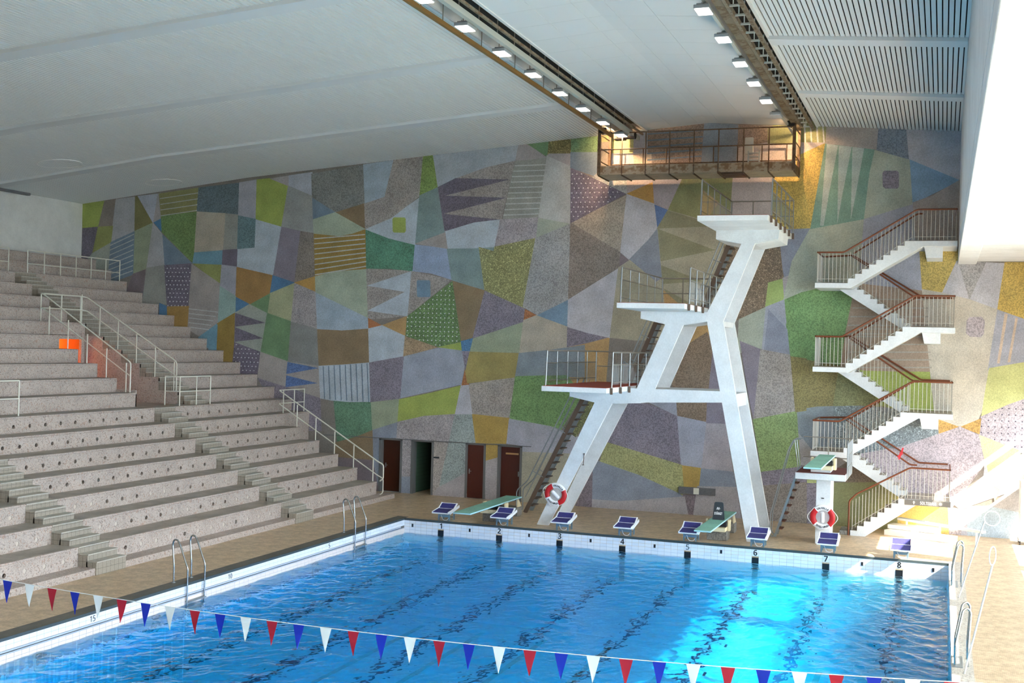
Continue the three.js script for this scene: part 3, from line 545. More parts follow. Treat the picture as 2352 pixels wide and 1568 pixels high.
// doors
function doorFrame(i, a, b, leaf, opts = {}) {
  const d = sgroup('door_' + (i + 1), opts.label, 'door');
  const f = 0.055;
  mesh('door_frame', [box(a - 0.03, a + f, 0, 2.03, ZW - 0.3, ZW + 0.03), box(b - f, b + 0.03, 0, 2.03, ZW - 0.3, ZW + 0.03), box(a - 0.03, b + 0.03, 1.975, 2.03, ZW - 0.3, ZW + 0.03)], M.frame, d);
  if (leaf) {
    mesh('door_leaf', rbox(a + f, b - f, 0.015, 1.975, ZW - opts.back - 0.045, ZW - opts.back, 0.006), leaf, d);
    mesh('door_handle', [bar(V(opts.hx, 1.0, ZW - opts.back), V(opts.hx, 1.0, ZW - opts.back + 0.05), 0.012), bar(V(opts.hx, 1.0, ZW - opts.back + 0.05), V(opts.hx + 0.1, 1.0, ZW - opts.back + 0.05), 0.01), box(opts.hx - 0.02, opts.hx + 0.02, 0.9, 1.08, ZW - opts.back, ZW - opts.back + 0.008)], M.steelTube, d);
  }
  return d;
}
doorFrame(0, ...DOORS[0], M.doorDark, { back: 0.2, hx: -3.65, label: 'brown wooden door deep in its frame beside the foot of the stand rail' });
const openDoor = doorFrame(1, ...DOORS[1], null, { label: 'open doorway into a green tiled corridor' });
doorFrame(2, ...DOORS[2], M.doorRed, { back: 0.01, hx: -0.12, label: 'flush red brown door with steel handle on its left' });
const d4 = doorFrame(3, ...DOORS[3], M.doorRed, { back: 0.12, hx: 1.78, label: 'red brown door with a pale horizontal plate near its top' });
mesh('door_plate', rbox(1.27, 1.77, 1.69, 1.755, ZW - 0.12, ZW - 0.105, 0.004), std('#b58a5a', 0.5), d4);
mesh('corridor_wall', [box(-2.75, -2.47, -0.05, 2.2, ZW - 2.6, ZW - 0.41), box(-1.6, -1.3, -0.05, 2.2, ZW - 2.6, ZW - 0.41), box(-2.75, -1.3, -0.05, 2.2, ZW - 2.9, ZW - 2.6), box(-2.75, -1.3, 2.05, 2.3, ZW - 2.9, ZW - 0.41)], M.greenTile, openDoor);
mesh('corridor_floor', box(-2.6, -1.5, -0.2, 0, ZW - 2.7, ZW), M.deck, openDoor);

struct(mesh('wall_leak_blocker', [box(-4.3, -2.76, -0.3, 2.5, ZW - 0.9, ZW - 0.41), box(-1.28, 2.6, -0.3, 2.5, ZW - 0.9, ZW - 0.41), box(-4.3, 2.6, -0.3, -0.001, ZW - 0.9, ZW)], M.whiteWall), 'unseen backing boxes added to stop light leaking past the doors', 'wall');  // boxes added behind the doors to keep outside light from leaking in
// side walls, front wall behind the camera
struct(mesh('wall_left', box(XL - 0.4, XL, -0.3, 13, ZW - 0.4, ZF + 0.4), M.whiteWall), 'white plastered wall behind the top of the stand', 'wall');
struct(mesh('wall_front', box(XL - 0.4, XW + 0.4, -0.3, 14.2, ZF, ZF + 0.4), M.whiteWall), 'plain wall closing the hall behind the viewer', 'wall');
// window wall on the right: piers every 6.25 m, lower glazing, a spandrel band, tall upper glazing
const wallRight = sgroup('wall_right', 'window wall of piers and glazing along the right deck', 'wall');
const piers = []; for (let z = -6.15; z < ZF + 6; z += 6.25) piers.push(z);
mesh('sill_wall', box(XW, XW + 0.3, -0.3, 0.12, ZW, ZF), M.concreteWhite, wallRight);
mesh('spandrel', box(XW, XW + 0.25, 1.48, 2.7, ZW, ZF), M.concreteWhite, wallRight);
mesh('lintel', box(XW, XW + 0.3, 8.4, 8.81, ZW, ZF), M.concreteWhite, wallRight);
for (const z of piers) mesh('pier', box(XW - 0.05, XW + 0.45, -0.3, 8.81, Math.max(z - 0.35, ZW), Math.min(z + 0.35, ZF)), M.concreteWhite, wallRight);
piers.slice(0, -1).forEach((z, i) => {
  const a = Math.max(z + 0.35, ZW), b = Math.min(piers[i + 1] - 0.35, ZF);
  if (b - a < 0.5) return;
  const w = sgroup('window_' + (i + 1), 'tall glazed bay between two piers of the window wall', 'window'), fr = [];
  for (let k = 0; k <= 4; k++) { const q = a + (b - a) * k / 4; fr.push(box(XW + 0.06, XW + 0.12, 0.12, 1.48, q - 0.025, q + 0.025), box(XW + 0.06, XW + 0.12, 2.7, i ? 8.4 : 4.62, q - 0.025, q + 0.025)); }
  fr.push(box(XW + 0.05, XW + 0.13, 4.02, 4.2, a, b), ...(i ? [box(XW + 0.06, XW + 0.12, 6.3, 6.38, a, b)] : []));
  mesh('window_frame', fr, M.white, w);
  for (let k = 0; k < 4; k++) { const q0 = a + (b - a) * k / 4 + 0.025, q1 = a + (b - a) * (k + 1) / 4 - 0.025; for (const [y0, y1] of [[0.12, 1.48], [2.7, 4.02], [4.2, i ? 6.3 : 4.62], ...(i ? [[6.38, 8.4]] : [])]) mesh('window_pane', new THREE.PlaneGeometry(q1 - q0, y1 - y0).rotateY(-Math.PI / 2).translate(XW + 0.09, (y0 + y1) / 2, (q0 + q1) / 2), clear, w); }
});
mesh('sky_blocker_panel', box(XW, XW + 0.25, 4.62, 8.4, ZW, piers[1] - 0.3), M.concreteWhite, wallRight);  // solid panel added out of view to dim sky light on the mural
// roof terrace slab outside, over the windows
struct(mesh('roof_terrace', box(XW + 0.3, XW + 5.44, 9.0, 9.35, ZW - 3, ZF + 3), M.concreteWhite), 'sun terrace slab projecting outside above the windows', 'terrace');
struct(mesh('ground_outside', box(XW + 0.3, XW + 60, -0.5, -0.3, -40, 80), std('#8f948a', 0.9, { map: texConcrete })), 'paved ground outside the windows', 'ground');
// upper gallery box along the right: its side face and white soffit
const gal = sgroup('ceiling_gallery', 'white boxed gallery above the right deck with smooth soffit', 'ceiling');
mesh('gallery_side', box(XB, XB + 0.3, 9.09, 14.2, ZW, ZF), M.plaster, gal);
mesh('gallery_soffit', box(XB + 0.55, XW + 0.4, 8.81, 9.1, ZW, ZF), M.plaster, gal);
mesh('gallery_edge_beam', rbox(XB + 0.001, XB + 0.56, 8.72, 9.085, ZW, ZF, 0.02), M.plaster, gal);
mesh('gallery_roof', box(XB, XW + 0.6, 13.3, 13.6, ZW, ZF), M.plaster, gal);
mesh('gallery_outer_wall', box(XW, XW + 0.3, 9.1, 13.3, ZW, ZF), M.plaster, gal);

// slatted ceiling
const ceiling = sgroup('ceiling', 'white slatted ceiling falling gently from a central ridge', 'ceiling');
{
  const roof = CE.map(([x, y]) => [x, y + 0.3]), up = [...CE].reverse().map(([x, y]) => [x, y + 0.6]);
  roof[0][0] -= 0.4; roof[6][0] += 0.2; up[up.length - 1][0] -= 0.4; up[0][0] += 0.2;
  mesh('roof_deck', prism([...roof, ...up], ZW - 0.4, ZF + 0.4), M.plenum, ceiling);
  const L = ZF - ZW, sg = new THREE.BoxGeometry(0.092, 0.022, L);
  const slat = x => { const o = new THREE.Mesh(sg, M.slat); o.name = 'slat'; o.castShadow = o.receiveShadow = true; o.position.set(x, ceilY(x) + 0.011, (ZW + ZF) / 2); o.rotation.z = Math.atan2(ceilY(x + 0.1) - ceilY(x - 0.1), 0.2); ceiling.add(o); };
  for (let x = XL + 0.06; x < 5.32; x += 0.12) slat(x);
  for (let x = 12.22; x < 16.66; x += 0.12) slat(x);
  // smooth panels between the lamp tracks
  const cols = [[6.3, 7.2], [7.21, 8.12], [8.13, 8.87], [8.88, 9.8], [9.81, 11.12]];
  for (const [a, b] of cols) {
    const ya = ceilY(a), yb = ceilY(b), flat = a < 8.5 && b > 8.5;
    for (let z = ZW; z < ZF - 0.1; z += 1.25) {
      const g = flat ? prism([[a, ya], [8.5, 13.6], [b, yb], [b, yb + 0.02], [8.5, 13.62], [a, ya + 0.02]], z + 0.005, Math.min(z + 1.244, ZF)) : prism([[a, ya], [b, yb], [b, yb + 0.02], [a, ya + 0.02]], z + 0.005, Math.min(z + 1.244, ZF));
      mesh('ceiling_panel', g, M.ceilPanel, ceiling);
    }
  }
  // shallow cross beams
  for (let n = 0; n < 8; n++) {
    const z = -0.35 + 6.25 * n, prof = [];
    for (const [x0, x1] of [[XL, 5.36], [12.15, 16.66]]) {
      const xs = [x0, ...CE.map(c => c[0]).filter(x => x > x0 && x < x1), x1];
      mesh('cross_beam', prism([...xs.map(x => [x, ceilY(x) - 0.09]), ...xs.reverse().map(x => [x, ceilY(x) + 0.05])], z - 0.28, z + 0.28), M.ceilPanel, ceiling);
    }
  }
  mesh('track_recess_edge', [box(5.34, 5.4, 13.25, 13.6, ZW, ZF), box(6.22, 6.3, 13.4, 13.7, ZW, ZF), box(11.12, 11.2, 13.4, 13.7, ZW, ZF), box(12.12, 12.18, 13.3, 13.6, ZW, ZF)], M.ceilPanel, ceiling);
  for (const [x, z, r] of [[-13.4, 1.0, 0.75], [-12.9, -5.0 + 0.7, 0.7]]) mesh('ceiling_disc', [new THREE.TorusGeometry(r, 0.015, 6, 48).rotateX(Math.PI / 2).rotateZ(0.1).translate(x, ceilY(x) - 0.005, z)], M.white, ceiling);
}

// floor (deck) with the pool opening
const floor = sgroup('floor', 'beige mosaic tiled pool deck', 'floor');
{
  const g = [box(XL, XW, -0.3, 0, ZW, -0.36), box(XL, -0.4, -0.3, 0, -0.36, ZF), box(16.98, XW, -0.3, 0, -0.36, ZF), box(-0.4, 16.98, -0.3, 0, ZE + 0.4, ZF)];
  mesh('deck', g, M.deck, floor);
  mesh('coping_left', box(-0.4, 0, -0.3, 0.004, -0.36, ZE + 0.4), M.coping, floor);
  mesh('coping_end', [box(0, PW, -0.3, 0.004, -0.36, 0)], M.deck, floor);
  mesh('coping_lip', [box(0, PW, -0.055, 0.008, -0.07, 0.01), box(-0.02, 0.008, -0.05, 0.008, 0, ZE)], M.copingEdge, floor);
  mesh('coping_right', [box(PW, 16.98, -0.3, 0.012, -0.36, ZE + 0.4)], M.copingW, floor);
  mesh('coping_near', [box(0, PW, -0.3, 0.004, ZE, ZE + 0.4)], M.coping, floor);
}
// pool basin
const pool = sgroup('pool_basin', 'deep rectangular swimming pool lined with pale tiles', 'pool');
{
  const T = 0.3;
  mesh('basin_shell', [box(-T, PW + T, DEPTH - T, DEPTH, -T, ZE + T), box(-T, PW + T, DEPTH, -0.3, -T, -0.012), box(-T, PW + T, DEPTH, -0.3, ZE, ZE + T), box(-T, -0.012, DEPTH, -0.3, -T, ZE + T), box(PW, PW + T, DEPTH, -0.3, -T, ZE + T), box(-T, -0.012, -0.3, -0.05, -0.1, ZE), box(0, PW, -0.3, -0.05, -0.1, -0.012)], M.basin, pool);
  mesh('grout_bed', [box(0, PW, -0.52, -0.055, -0.012, -0.004), box(-0.012, -0.004, -0.5, -0.052, 0, ZE), box(PW + 0.0, PW + 0.01, -0.52, -0.05, 0, ZE)], M.grout, pool);
  const tg = new THREE.BoxGeometry(0.194, 0.094, 0.008), tl = new THREE.BoxGeometry(0.008, 0.086, 0.194), tm = [M.tile, M.tile2, M.tile, M.tile3];
  let count = 0; const rest = [];
  const put = (g, x, y, z, m) => { if (count++ < 300) { const o = new THREE.Mesh(g, m); o.name = 'tile'; o.castShadow = o.receiveShadow = true; o.position.set(x, y, z); pool.add(o); } else rest.push(g.clone().translate(x, y, z)); };
  for (let i = 82; i >= 0; i--) for (let r = 0; r < 3; r++) { if (i % 10 === 6 && r === 2) continue; put(tg, 0.1 + i * 0.2, -0.105 - r * 0.1, 0, tm[(i * 7 + r * 3) % 4]); }
  for (let j = 0; j < 166; j++) for (let r = 0; r < 2; r++) put(tl, 0, -0.097 - r * 0.09, 0.1 + j * 0.2, tm[(j * 5 + r) % 4]);
  mesh('tile_field', rest, M.tile, pool, false).userData.kind = 'stuff';
  const warm = []; for (let j = 0; j < 166; j++) for (let r = 0; r < 2; r++) warm.push(tl.clone().translate(0.012, -0.355 - r * 0.09, 0.1 + j * 0.2));
  mesh('lower_tile_field', warm, M.tileWarm, pool, false).userData.kind = 'stuff';
  const wetrow = []; for (let i = 0; i < 83; i++) if (i % 10 !== 6) wetrow.push(tg.clone().translate(0.1 + i * 0.2, -0.405, 0), tg.clone().translate(0.1 + i * 0.2, -0.505, 0));
  mesh('waterline_tile_field', wetrow, M.tile, pool, false).userData.kind = 'stuff';
  mesh('gutter_rail', [box(0.0, 0.035, -0.26, -0.235, 0.3, ZE), box(0.0, 0.03, -0.3, -0.285, 0.3, ZE)], std('#b9c4d4', 0.35), pool);
  mesh('right_tile_band', box(PW - 0.004, PW + 0.004, -0.55, -0.03, 0, ZE), M.tile2, pool);
  // black lane ends, number plates, rope anchors, lane lines on end wall and bottom
  for (let i = 0; i < 8; i++) {
    const x = 1.3 + 2 * i;
    mesh('lane_end_tile', box(x - 0.097, x + 0.097, -0.5, -0.29, 0.004, 0.01), M.black, pool);
    mesh('lane_number', letters(String(i + 1), 0.165, 0.006, font).translate(x, -0.15, 0.004), i === 4 ? std('#5f747c', 0.5) : M.ink, pool, false);
    mesh('wall_target', box(x - 0.08, x + 0.08, -1.35, -0.6, -0.014, 0.004), M.laneLine, pool);
    mesh('lane_line', [box(x - 0.085, x + 0.085, DEPTH, DEPTH + 0.008, 1.2, ZE - 2)], M.laneLine, pool);
  }
  for (const x of [0.3, 2.3, 4.3, 6.3, 8.3, 10.3, 14.3, 16.2]) mesh('rope_anchor', rbox(x - 0.03, x + 0.03, -0.26, -0.155, 0.003, 0.014, 0.004), M.black, pool);
  for (const [t, z] of [['5', 5], ['10', 10], ['15', 15]]) mesh('distance_mark', letters(t, 0.12, 0.006, fontR).rotateY(Math.PI / 2).translate(0.003, -0.14, z), M.ink, pool, false);
}
for (const [i, z] of [5.8, 9.2, 12.9, 16.5, 20.1].entries()) { const t = mesh('overflow_inlet', new THREE.CylinderGeometry(0.14, 0.14, 0.05, 20).rotateZ(Math.PI / 2).translate(0.0, -0.75, z), std('#3a4a4c', 0.4), pool); mesh('inlet_rim', new THREE.TorusGeometry(0.14, 0.02, 8, 24).rotateY(Math.PI / 2).translate(0.025, -0.75, z), M.galv, t); }  // dark overflow inlets just below the waterline, not lamps
// water: a closed body with small waves
{
  const nx = 332, nz = 666, a = -0.01, b = PW + 0.0, c = -0.008, d = ZE, pos = [], idx = [];
  const wv = [];
  for (let i = 0; i < 34; i++) { const lam = 0.2 * Math.pow(1.05, i), th = rnd() * Math.PI * 2 * 0.5 + (i % 2 ? 0.3 : 1.2), k = 2 * Math.PI / lam; wv.push([k * Math.cos(th), k * Math.sin(th), rnd() * 6.28, 0.0036 * lam]); }
  const h = (x, z) => { let s = 0; for (const w of wv) s += w[3] * Math.sin(w[0] * x + w[1] * z + w[2] + 0.6 * Math.sin(0.7 * x + 0.5 * z + w[2])); return s; };
  for (let j = 0; j <= nz; j++) for (let i = 0; i <= nx; i++) { const x = a + (b - a) * i / nx, z = c + (d - c) * j / nz; pos.push(x, WATER + h(x, z), z); }
  const id = (i, j) => j * (nx + 1) + i;
  for (let j = 0; j < nz; j++) for (let i = 0; i < nx; i++) idx.push(id(i, j), id(i, j + 1), id(i + 1, j), id(i + 1, j), id(i, j + 1), id(i + 1, j + 1));
  const base = pos.length / 3, yb = DEPTH - 0.02;
  const ring = []; for (let i = 0; i < nx; i++) ring.push(id(i, 0)); for (let j = 0; j < nz; j++) ring.push(id(nx, j)); for (let i = nx; i > 0; i--) ring.push(id(i, nz)); for (let j = nz; j > 0; j--) ring.push(id(0, j));
  ring.forEach(r => pos.push(pos[r * 3], yb, pos[r * 3 + 2]));
  const n = ring.length;
  for (let k = 0; k < n; k++) { const k2 = (k + 1) % n; idx.push(ring[k], ring[k2], base + k, ring[k2], base + k2, base + k); }
  pos.push((a + b) / 2, yb, (c + d) / 2); const mid = pos.length / 3 - 1;
  for (let k = 0; k < n; k++) idx.push(mid, base + k, base + (k + 1) % n);
  const g = new THREE.BufferGeometry(); g.setAttribute('position', new THREE.Float32BufferAttribute(pos, 3)); g.setIndex(idx); g.computeVertexNormals();
  const wu = new Float32Array(pos.length / 3 * 2); for (let i = 0; i < pos.length / 3; i++) { wu[i * 2] = pos[i * 3] / 2.4; wu[i * 2 + 1] = pos[i * 3 + 2] / 2.4; }
  g.setAttribute('uv', new THREE.BufferAttribute(wu, 2));
  const gr = grainField(512, 34), gs = grainField(512, 19), texRipple = makeTex(512, (x, y) => { const v = 255 * (0.45 * gr(x, y) + 0.55 * gs(x, y)); return [cl(v), cl(v), cl(v)]; }, false);
  const m = new THREE.MeshPhysicalMaterial({ color: '#ffffff', roughness: 0.02, transmission: 1, thickness: 4, ior: 1.33, attenuationColor: new THREE.Color(0.004, 0.56, 0.995), attenuationDistance: 7, transparent: true, opacity: 0.74, bumpMap: texRipple, bumpScale: 0.012, specularIntensity: 0.5 });
  const o = tag(mesh('pool_water', g, m, scene, false), 'clear blue rippled water filling the pool', 'water');
  o.userData.kind = 'stuff';
}

// ---------- grandstand ----------
const RX = k => -2.92 - 0.8 * (k - 1), RY = k => k < 1 ? 0.17 : 0.63 + 0.455 * (k - 1);
const stand = sgroup('grandstand', 'stepped speckled concrete spectator stand with round vent holes', 'stand');
{
  mesh('curb', rbox(-2.95, -2.42, 0, 0.17, -4.3, ZF, 0.012), M.terrazzo, stand);
  const plate = (x, y0, y1, z0, z1, holes) => prismX([[z0, y0], [z1, y0], [z1, y1], [z0, y1]], x - 0.06, x, holes);
  function prismX(pts, x0, x1, holes = []) {
    const s = new THREE.Shape(pts.map(([z, y]) => new THREE.Vector2(-z, y)).reverse());
    for (const [z, y, r] of holes) { const p = new THREE.Path(); p.absarc(-z, y, r, 0, 2 * Math.PI, false); s.holes.push(p); }
    return new THREE.ExtrudeGeometry(s, { depth: x1 - x0, bevelEnabled: false, curveSegments: 7 }).rotateY(Math.PI / 2).translate(x0, 0, 0);
  }
  for (let k = 1; k <= 19; k++) {
    const x = RX(k), y = RY(k), y0 = RY(k - 1), xb = k === 19 ? XL : x - 0.82;
    let blocks;
    if (k <= 5) blocks = [[-3.8, 1.7], [2.8, 10.9], [12, ZF]];
    else if (k <= 7) blocks = [[ZW, 1.7], [2.8, 10.9], [12, ZF]];
    else if (k <= 12) blocks = [[ZW, -0.57], [2.7, 10.9], [12, ZF]];
    else if (k <= 17) blocks = [[ZW, -0.57], [0.5, 10.9], [12, ZF]];
    else blocks = [[ZW, ZF]];
    const mt = M.terrazzo;
    for (const [a, b] of blocks) {
      const holes = [];
      if (k <= 7) { if (b < 2) for (let z = 1.0; z > -3.5; z -= 0.62) holes.push([z, y - 0.275, 0.055]); else if (a < 5) for (let z = 3.43; z < b - 0.3; z += 0.62) holes.push([z, y - 0.275, 0.055]); else for (let z = 12.5; z < 24; z += 0.62) holes.push([z, y - 0.275, 0.055]); }
      const row = mesh('bench_row', [plate(x, y0, y - 0.05, a, b, holes), rbox(xb, x + 0.02, y - 0.055, y, a, b, 0.02)], mt, stand);
      mesh('row_top', box(xb + 0.05, x - 0.05, y, y + 0.003, a + 0.01, b - 0.01), M.terrTop, row);
      mesh('row_back', [box(x - 0.78, x - 0.6, y0 - (k < 8 ? 0.3 : 0), y - 0.055, a + 0.02, b - 0.02)], M.terrTop, row);
      if (holes.length) {
        const capIdx = holes.map((h, i) => i).filter(i => k === 1 ? i % 4 !== 3 : k <= 3 && a > 2 && i % 5 < 2 || (k === 2 && a < 2 && i % 6 === 5));
        for (const i of capIdx) mesh('vent_cap', new THREE.CylinderGeometry(0.053, 0.053, 0.02, 14).rotateZ(Math.PI / 2).translate(x - 0.02, holes[i][1], holes[i][0]), M.cap, row);
      }
      // tiled cheek walls towards the aisles
      if (k <= 17) mesh('cheek', box(x - 0.79, x - 0.001, y0 - 0.4, y - 0.056, b - 0.02, b + 0.006), M.sideTile, row);
      if (k <= 17) mesh('cheek', box(x - 0.79, x - 0.001, y0 - 0.4, y - 0.056, a - 0.006, a + 0.02), M.sideTile, row);
    }
    // aisle steps up to this row
    const aisles = k <= 7 ? [[1.7, 2.8], [10.9, 12]] : k <= 17 ? [[-0.57, 0.5], [10.9, 12]] : [];
    for (const [a, b] of aisles) for (const [dx, t] of [[0.53, 1 / 3], [0.27, 2 / 3], [0, 1]]) {
      const yt = y0 + (y - y0) * t;
      const st = mesh('aisle_step', box(x + dx - (t === 1 ? 0.82 : 0.3), x + dx, y0 - 0.35, yt - 0.03, a + 0.01, b - 0.01), M.step, stand);
      mesh('step_nosing', rbox(x + dx - (t === 1 ? 0.82 : 0.3), x + dx + 0.02, yt - 0.03, yt, a + 0.01, b - 0.01, 0.008), M.stepNose, st);
    }
  }
  // wall under the upper rows at the end, vomitory walls, floor, doorway
  mesh('end_wall', box(-7.7, -6.93, 0, 2.86, ZW, -3.8), M.terrazzo, stand);
  mesh('exit_floor', box(-12.6, -8.5, 3.1, 3.36, 0.5, 2.72), M.terrTop, stand);
  const prof = [[-8.3, 3.3]]; for (let k = 8; k <= 13; k++) prof.push([RX(k), RY(k - 1)], [RX(k), RY(k) - 0.02]);
  prof.push([-12.6, 6.0], [-12.6, 3.3]);
  mesh('exit_side_wall', prism(prof, 0.42, 0.5), M.terrazzo, stand);
  mesh('exit_side_wall', box(-12.6, -8.52, 3.3, 3.9, 2.7, 2.75), M.terrazzo, stand);
  mesh('exit_end_wall', prism([[0.42, 5.65], [0.42, 3.3], [0.65, 3.3], [0.65, 5.5], [1.8, 5.5], [1.8, 3.3], [2.75, 3.3], [2.75, 5.65]].map(([z, y]) => [-z, y]), 0, 0.1).rotateY(Math.PI / 2).translate(-12.62, 0, 0), M.terrazzo, stand);
  mesh('exit_corridor', [box(-15.6, -12.62, 3.36, 5.6, 1.8, 1.9), box(-15.6, -12.62, 3.36, 5.6, 0.55, 0.65), box(-15.7, -15.6, 3.36, 5.6, 0.55, 1.9), box(-15.6, -12.62, 5.5, 5.56, 0.55, 1.9), box(-15.6, -12.62, 3.26, 3.36, 0.55, 1.9)], M.orangeWall, stand);
}
{
  const t = thing('corridor_lamp', 'glowing warm lamp inside the orange exit passage of the stand', 'lamp', [-14.2, 5.44, 1.3]);
  mesh('lamp_tube', rbox(-0.1, 0.1, 0, 0.05, -0.3, 0.3, 0.02), std('#fff2c0', 0.5, { emissive: '#ffb347', emissiveIntensity: 3 }), t);
  const l = new THREE.PointLight('#ffa850', 5, 0, 2); l.position.set(-14.2, 5.3, 1.3); l.castShadow = true; l.shadow.radius = 2; scene.add(l);
}

// ---------- lamps and ceiling tracks ----------
for (const [x, side, zs] of [[5.87, 'left', [-3.88, -1.6, 0.62, 2.92, 5.28, 7.65, 10.05, 12.4]], [11.35, 'right', [-3.9, -1.6, 0.6, 2.95, 5.23, 7.67, 10.07, 12.45]]]) {
  const all = [...zs]; while (all.at(-1) < 33) all.push(all.at(-1) + 2.4);
  all.forEach((z, i) => {
    if (side === 'right' && i === 0) return;
    const t = thing('floodlight', `rectangular white floodlight on the ${side} ceiling track, ${ORD[i]} from the mural wall`, 'lamp', [x, 12.9, z], 'ceiling floodlights');
    mesh('housing', [rbox(-0.17, 0.17, 0.02, 0.1, -0.27, 0.27, 0.015), box(-0.12, 0.12, 0.1, 0.14, -0.2, 0.2)], M.lampBody, t);
    const off = side === 'right' && i === 1;
    mesh('diffuser', box(-0.15, 0.15, 0.0, 0.02, -0.25, 0.25), off ? std('#c8ccd0', 0.4) : std('#ffffff', 0.4, { emissive: '#fff6ee', emissiveIntensity: 2.2 }), t);
    for (const e of [-0.22, 0.22]) mesh('bracket', bar(V(0, 0.1, e), V(0.0, 0.15, e), 0.012), M.lampBody, t);
    if (!off) { const l = new THREE.RectAreaLight('#fff6ee', LAMP, 0.3, 0.5); l.position.set(x, 12.885, z); l.lookAt(x, 0, z); scene.add(l); }
  });
}
{
  const t = thing('lighting_track', 'long lamp track with a bronze rail along the left ceiling slot', 'track');
  const L0 = ZW + 0.3, L1 = ZF - 0.2;
  mesh('bronze_rail', box(5.42, 5.5, 12.92, 13.02, -4.2, L1), M.bronze, t);
  mesh('cable_tray', [box(6.0, 6.12, 13.02, 13.1, L0, L1), box(6.0, 6.02, 13.1, 13.16, L0, L1), box(6.1, 6.12, 13.1, 13.16, L0, L1)], M.tray, t);
  mesh('channel', [box(6.18, 6.24, 13.2, 13.26, L0, L1)], M.trayDark, t);
  for (let z = -4.0; z < 30; z += 1.2) { mesh('hanger', bar(V(5.46, 13.0, z), V(5.46, 13.5, z), 0.012, 6), M.dullTube, t); mesh('hanger', bar(V(6.06, 13.1, z + 0.5), V(6.06, 13.6, z + 0.5), 0.012, 6), M.dullTube, t); }
  const u = thing('lighting_track', 'wide lamp track with open steel ladder truss along the right ceiling slot', 'track');
  mesh('lamp_rail', [box(11.34, 11.42, 13.08, 13.14, L0, L1)], M.tray, u);
  mesh('cable_tray', [box(11.5, 11.7, 13.14, 13.18, L0, L1), box(11.5, 11.52, 13.18, 13.26, L0, L1), box(11.74, 11.82, 13.08, 13.2, -4.6, L1)], M.trayDark, u);
  mesh('edge_rail', box(12.06, 12.14, 13.07, 13.16, -5.0, L1), M.trayDark, u);
  for (let z = -4.6; z < 30; z += 0.75) mesh('rung', [box(11.82, 12.06, 13.1, 13.14, z - 0.03, z + 0.03), bar(V(11.9, 13.12, z), V(11.95, 13.55, z + 0.35), 0.015, 6)], M.tray, u);
}
tag(mesh('strip_light', [rbox(-17.2, -17.0, 10.98, 11.08, -1.6, 0.1, 0.03)], M.greyBar), 'unlit strip lamp hanging below the ceiling at the top of the stand', 'lamp');

// ---------- maintenance gantry in front of the mural top ----------
{
  const t = thing('maintenance_gantry', 'rusty hanging maintenance gantry with railings across the top of the mural', 'gantry', [5.05, 11.62, -5.45]);
  const W = 6.58, D = 1.4, n = 8;
  mesh('side_panel', box(0, W, 0.0, 0.3, D - 0.03, D), M.gantry, t); mesh('side_panel', box(0, W, 0, 0.25, 0, 0.03), M.gantry, t);
  mesh('end_panel', box(0, 0.03, 0, 0.25, 0.03, D - 0.03), M.gantryDark, t); mesh('end_panel', box(W - 0.03, W, 0, 0.25, 0.03, D - 0.03), M.gantryDark, t);
  for (let i = 0; i < n; i++) if (i !== 5) mesh('floor_plate', box(W * i / n + 0.02, W * (i + 1) / n - 0.02, -0.005, 0.02, 0.04, D - 0.04), M.gantryFloor, t);
  mesh('hatch_bar', [0.1, 0.45, 0.8, 1.15].map(z => box(W * 5 / n, W * 6 / n, -0.01, 0.03, z, z + 0.09)), M.ladderBrown, t);
  for (let i = 0; i <= n; i++) mesh('cross_bearer', box(W * i / n - 0.02, W * i / n + 0.02, -0.04, 0.0, 0, D), M.gantryDark, t);
  for (let i = 0; i <= n; i++) mesh('rail_post', bar(V(W * i / n, 0, D + 0.005), V(W * i / n, 1.42, D + 0.005), 0.022), M.gantryDark, t);
  for (let i = 0; i <= n; i += 1) mesh('rail_post', bar(V(W * i / n + (i < n ? 0.4 : 0), 0, 0.02), V(W * i / n + (i < n ? 0.4 : 0), 1.1, 0.02), 0.02), M.gantryDark, t);
  for (const [y, z] of [[1.42, D + 0.005], [0.86, D + 0.005], [0.55, 0.02], [1.1, 0.02]]) mesh('rail', bar(V(0, y, z), V(W, y, z), 0.022), M.gantryDark, t);
  for (const x of [0, W]) for (const y of [0.5, 0.95, 1.4]) mesh('rail', bar(V(x, y, 0.02), V(x, y, D), 0.02), M.gantryDark, t);
  for (const [x, z] of [[0.02, D], [W - 0.02, D], [0.02, 0.05], [W - 0.02, 0.05]]) mesh('hanger_post', box(x - 0.05, x + 0.05, 0, 1.75, z - 0.05, z + 0.05), M.gantryDark, t);
  mesh('drive_motor', [rbox(0.35, 0.75, 1.3, 1.62, 0.5, 0.85, 0.04), new THREE.CylinderGeometry(0.13, 0.13, 0.4, 12).rotateZ(Math.PI / 2).translate(0.9, 1.45, 0.68)], M.rubber, t);
  mesh('control_box', [rbox(4.83, 5.1, 0.72, 1.28, 0.3, 0.5, 0.015), box(4.92, 5.0, 1.15, 1.2, 0.5, 0.52), box(4.92, 5.0, 1.05, 1.1, 0.5, 0.52), box(4.92, 5.0, 0.95, 1.0, 0.5, 0.52)], M.cabinet, t);
  const st = mesh('step_ladder', [box(5.0, 5.04, 0.25, 0.75, 0.9, 0.95), box(5.36, 5.4, 0.25, 0.75, 0.9, 0.95)], M.steelTube, t);
  for (let i = 0; i < 4; i++) mesh('rung', box(5.04, 5.36, 0.3 + i * 0.12, 0.33 + i * 0.12, 0.88, 0.97), M.steelTube, st);
}
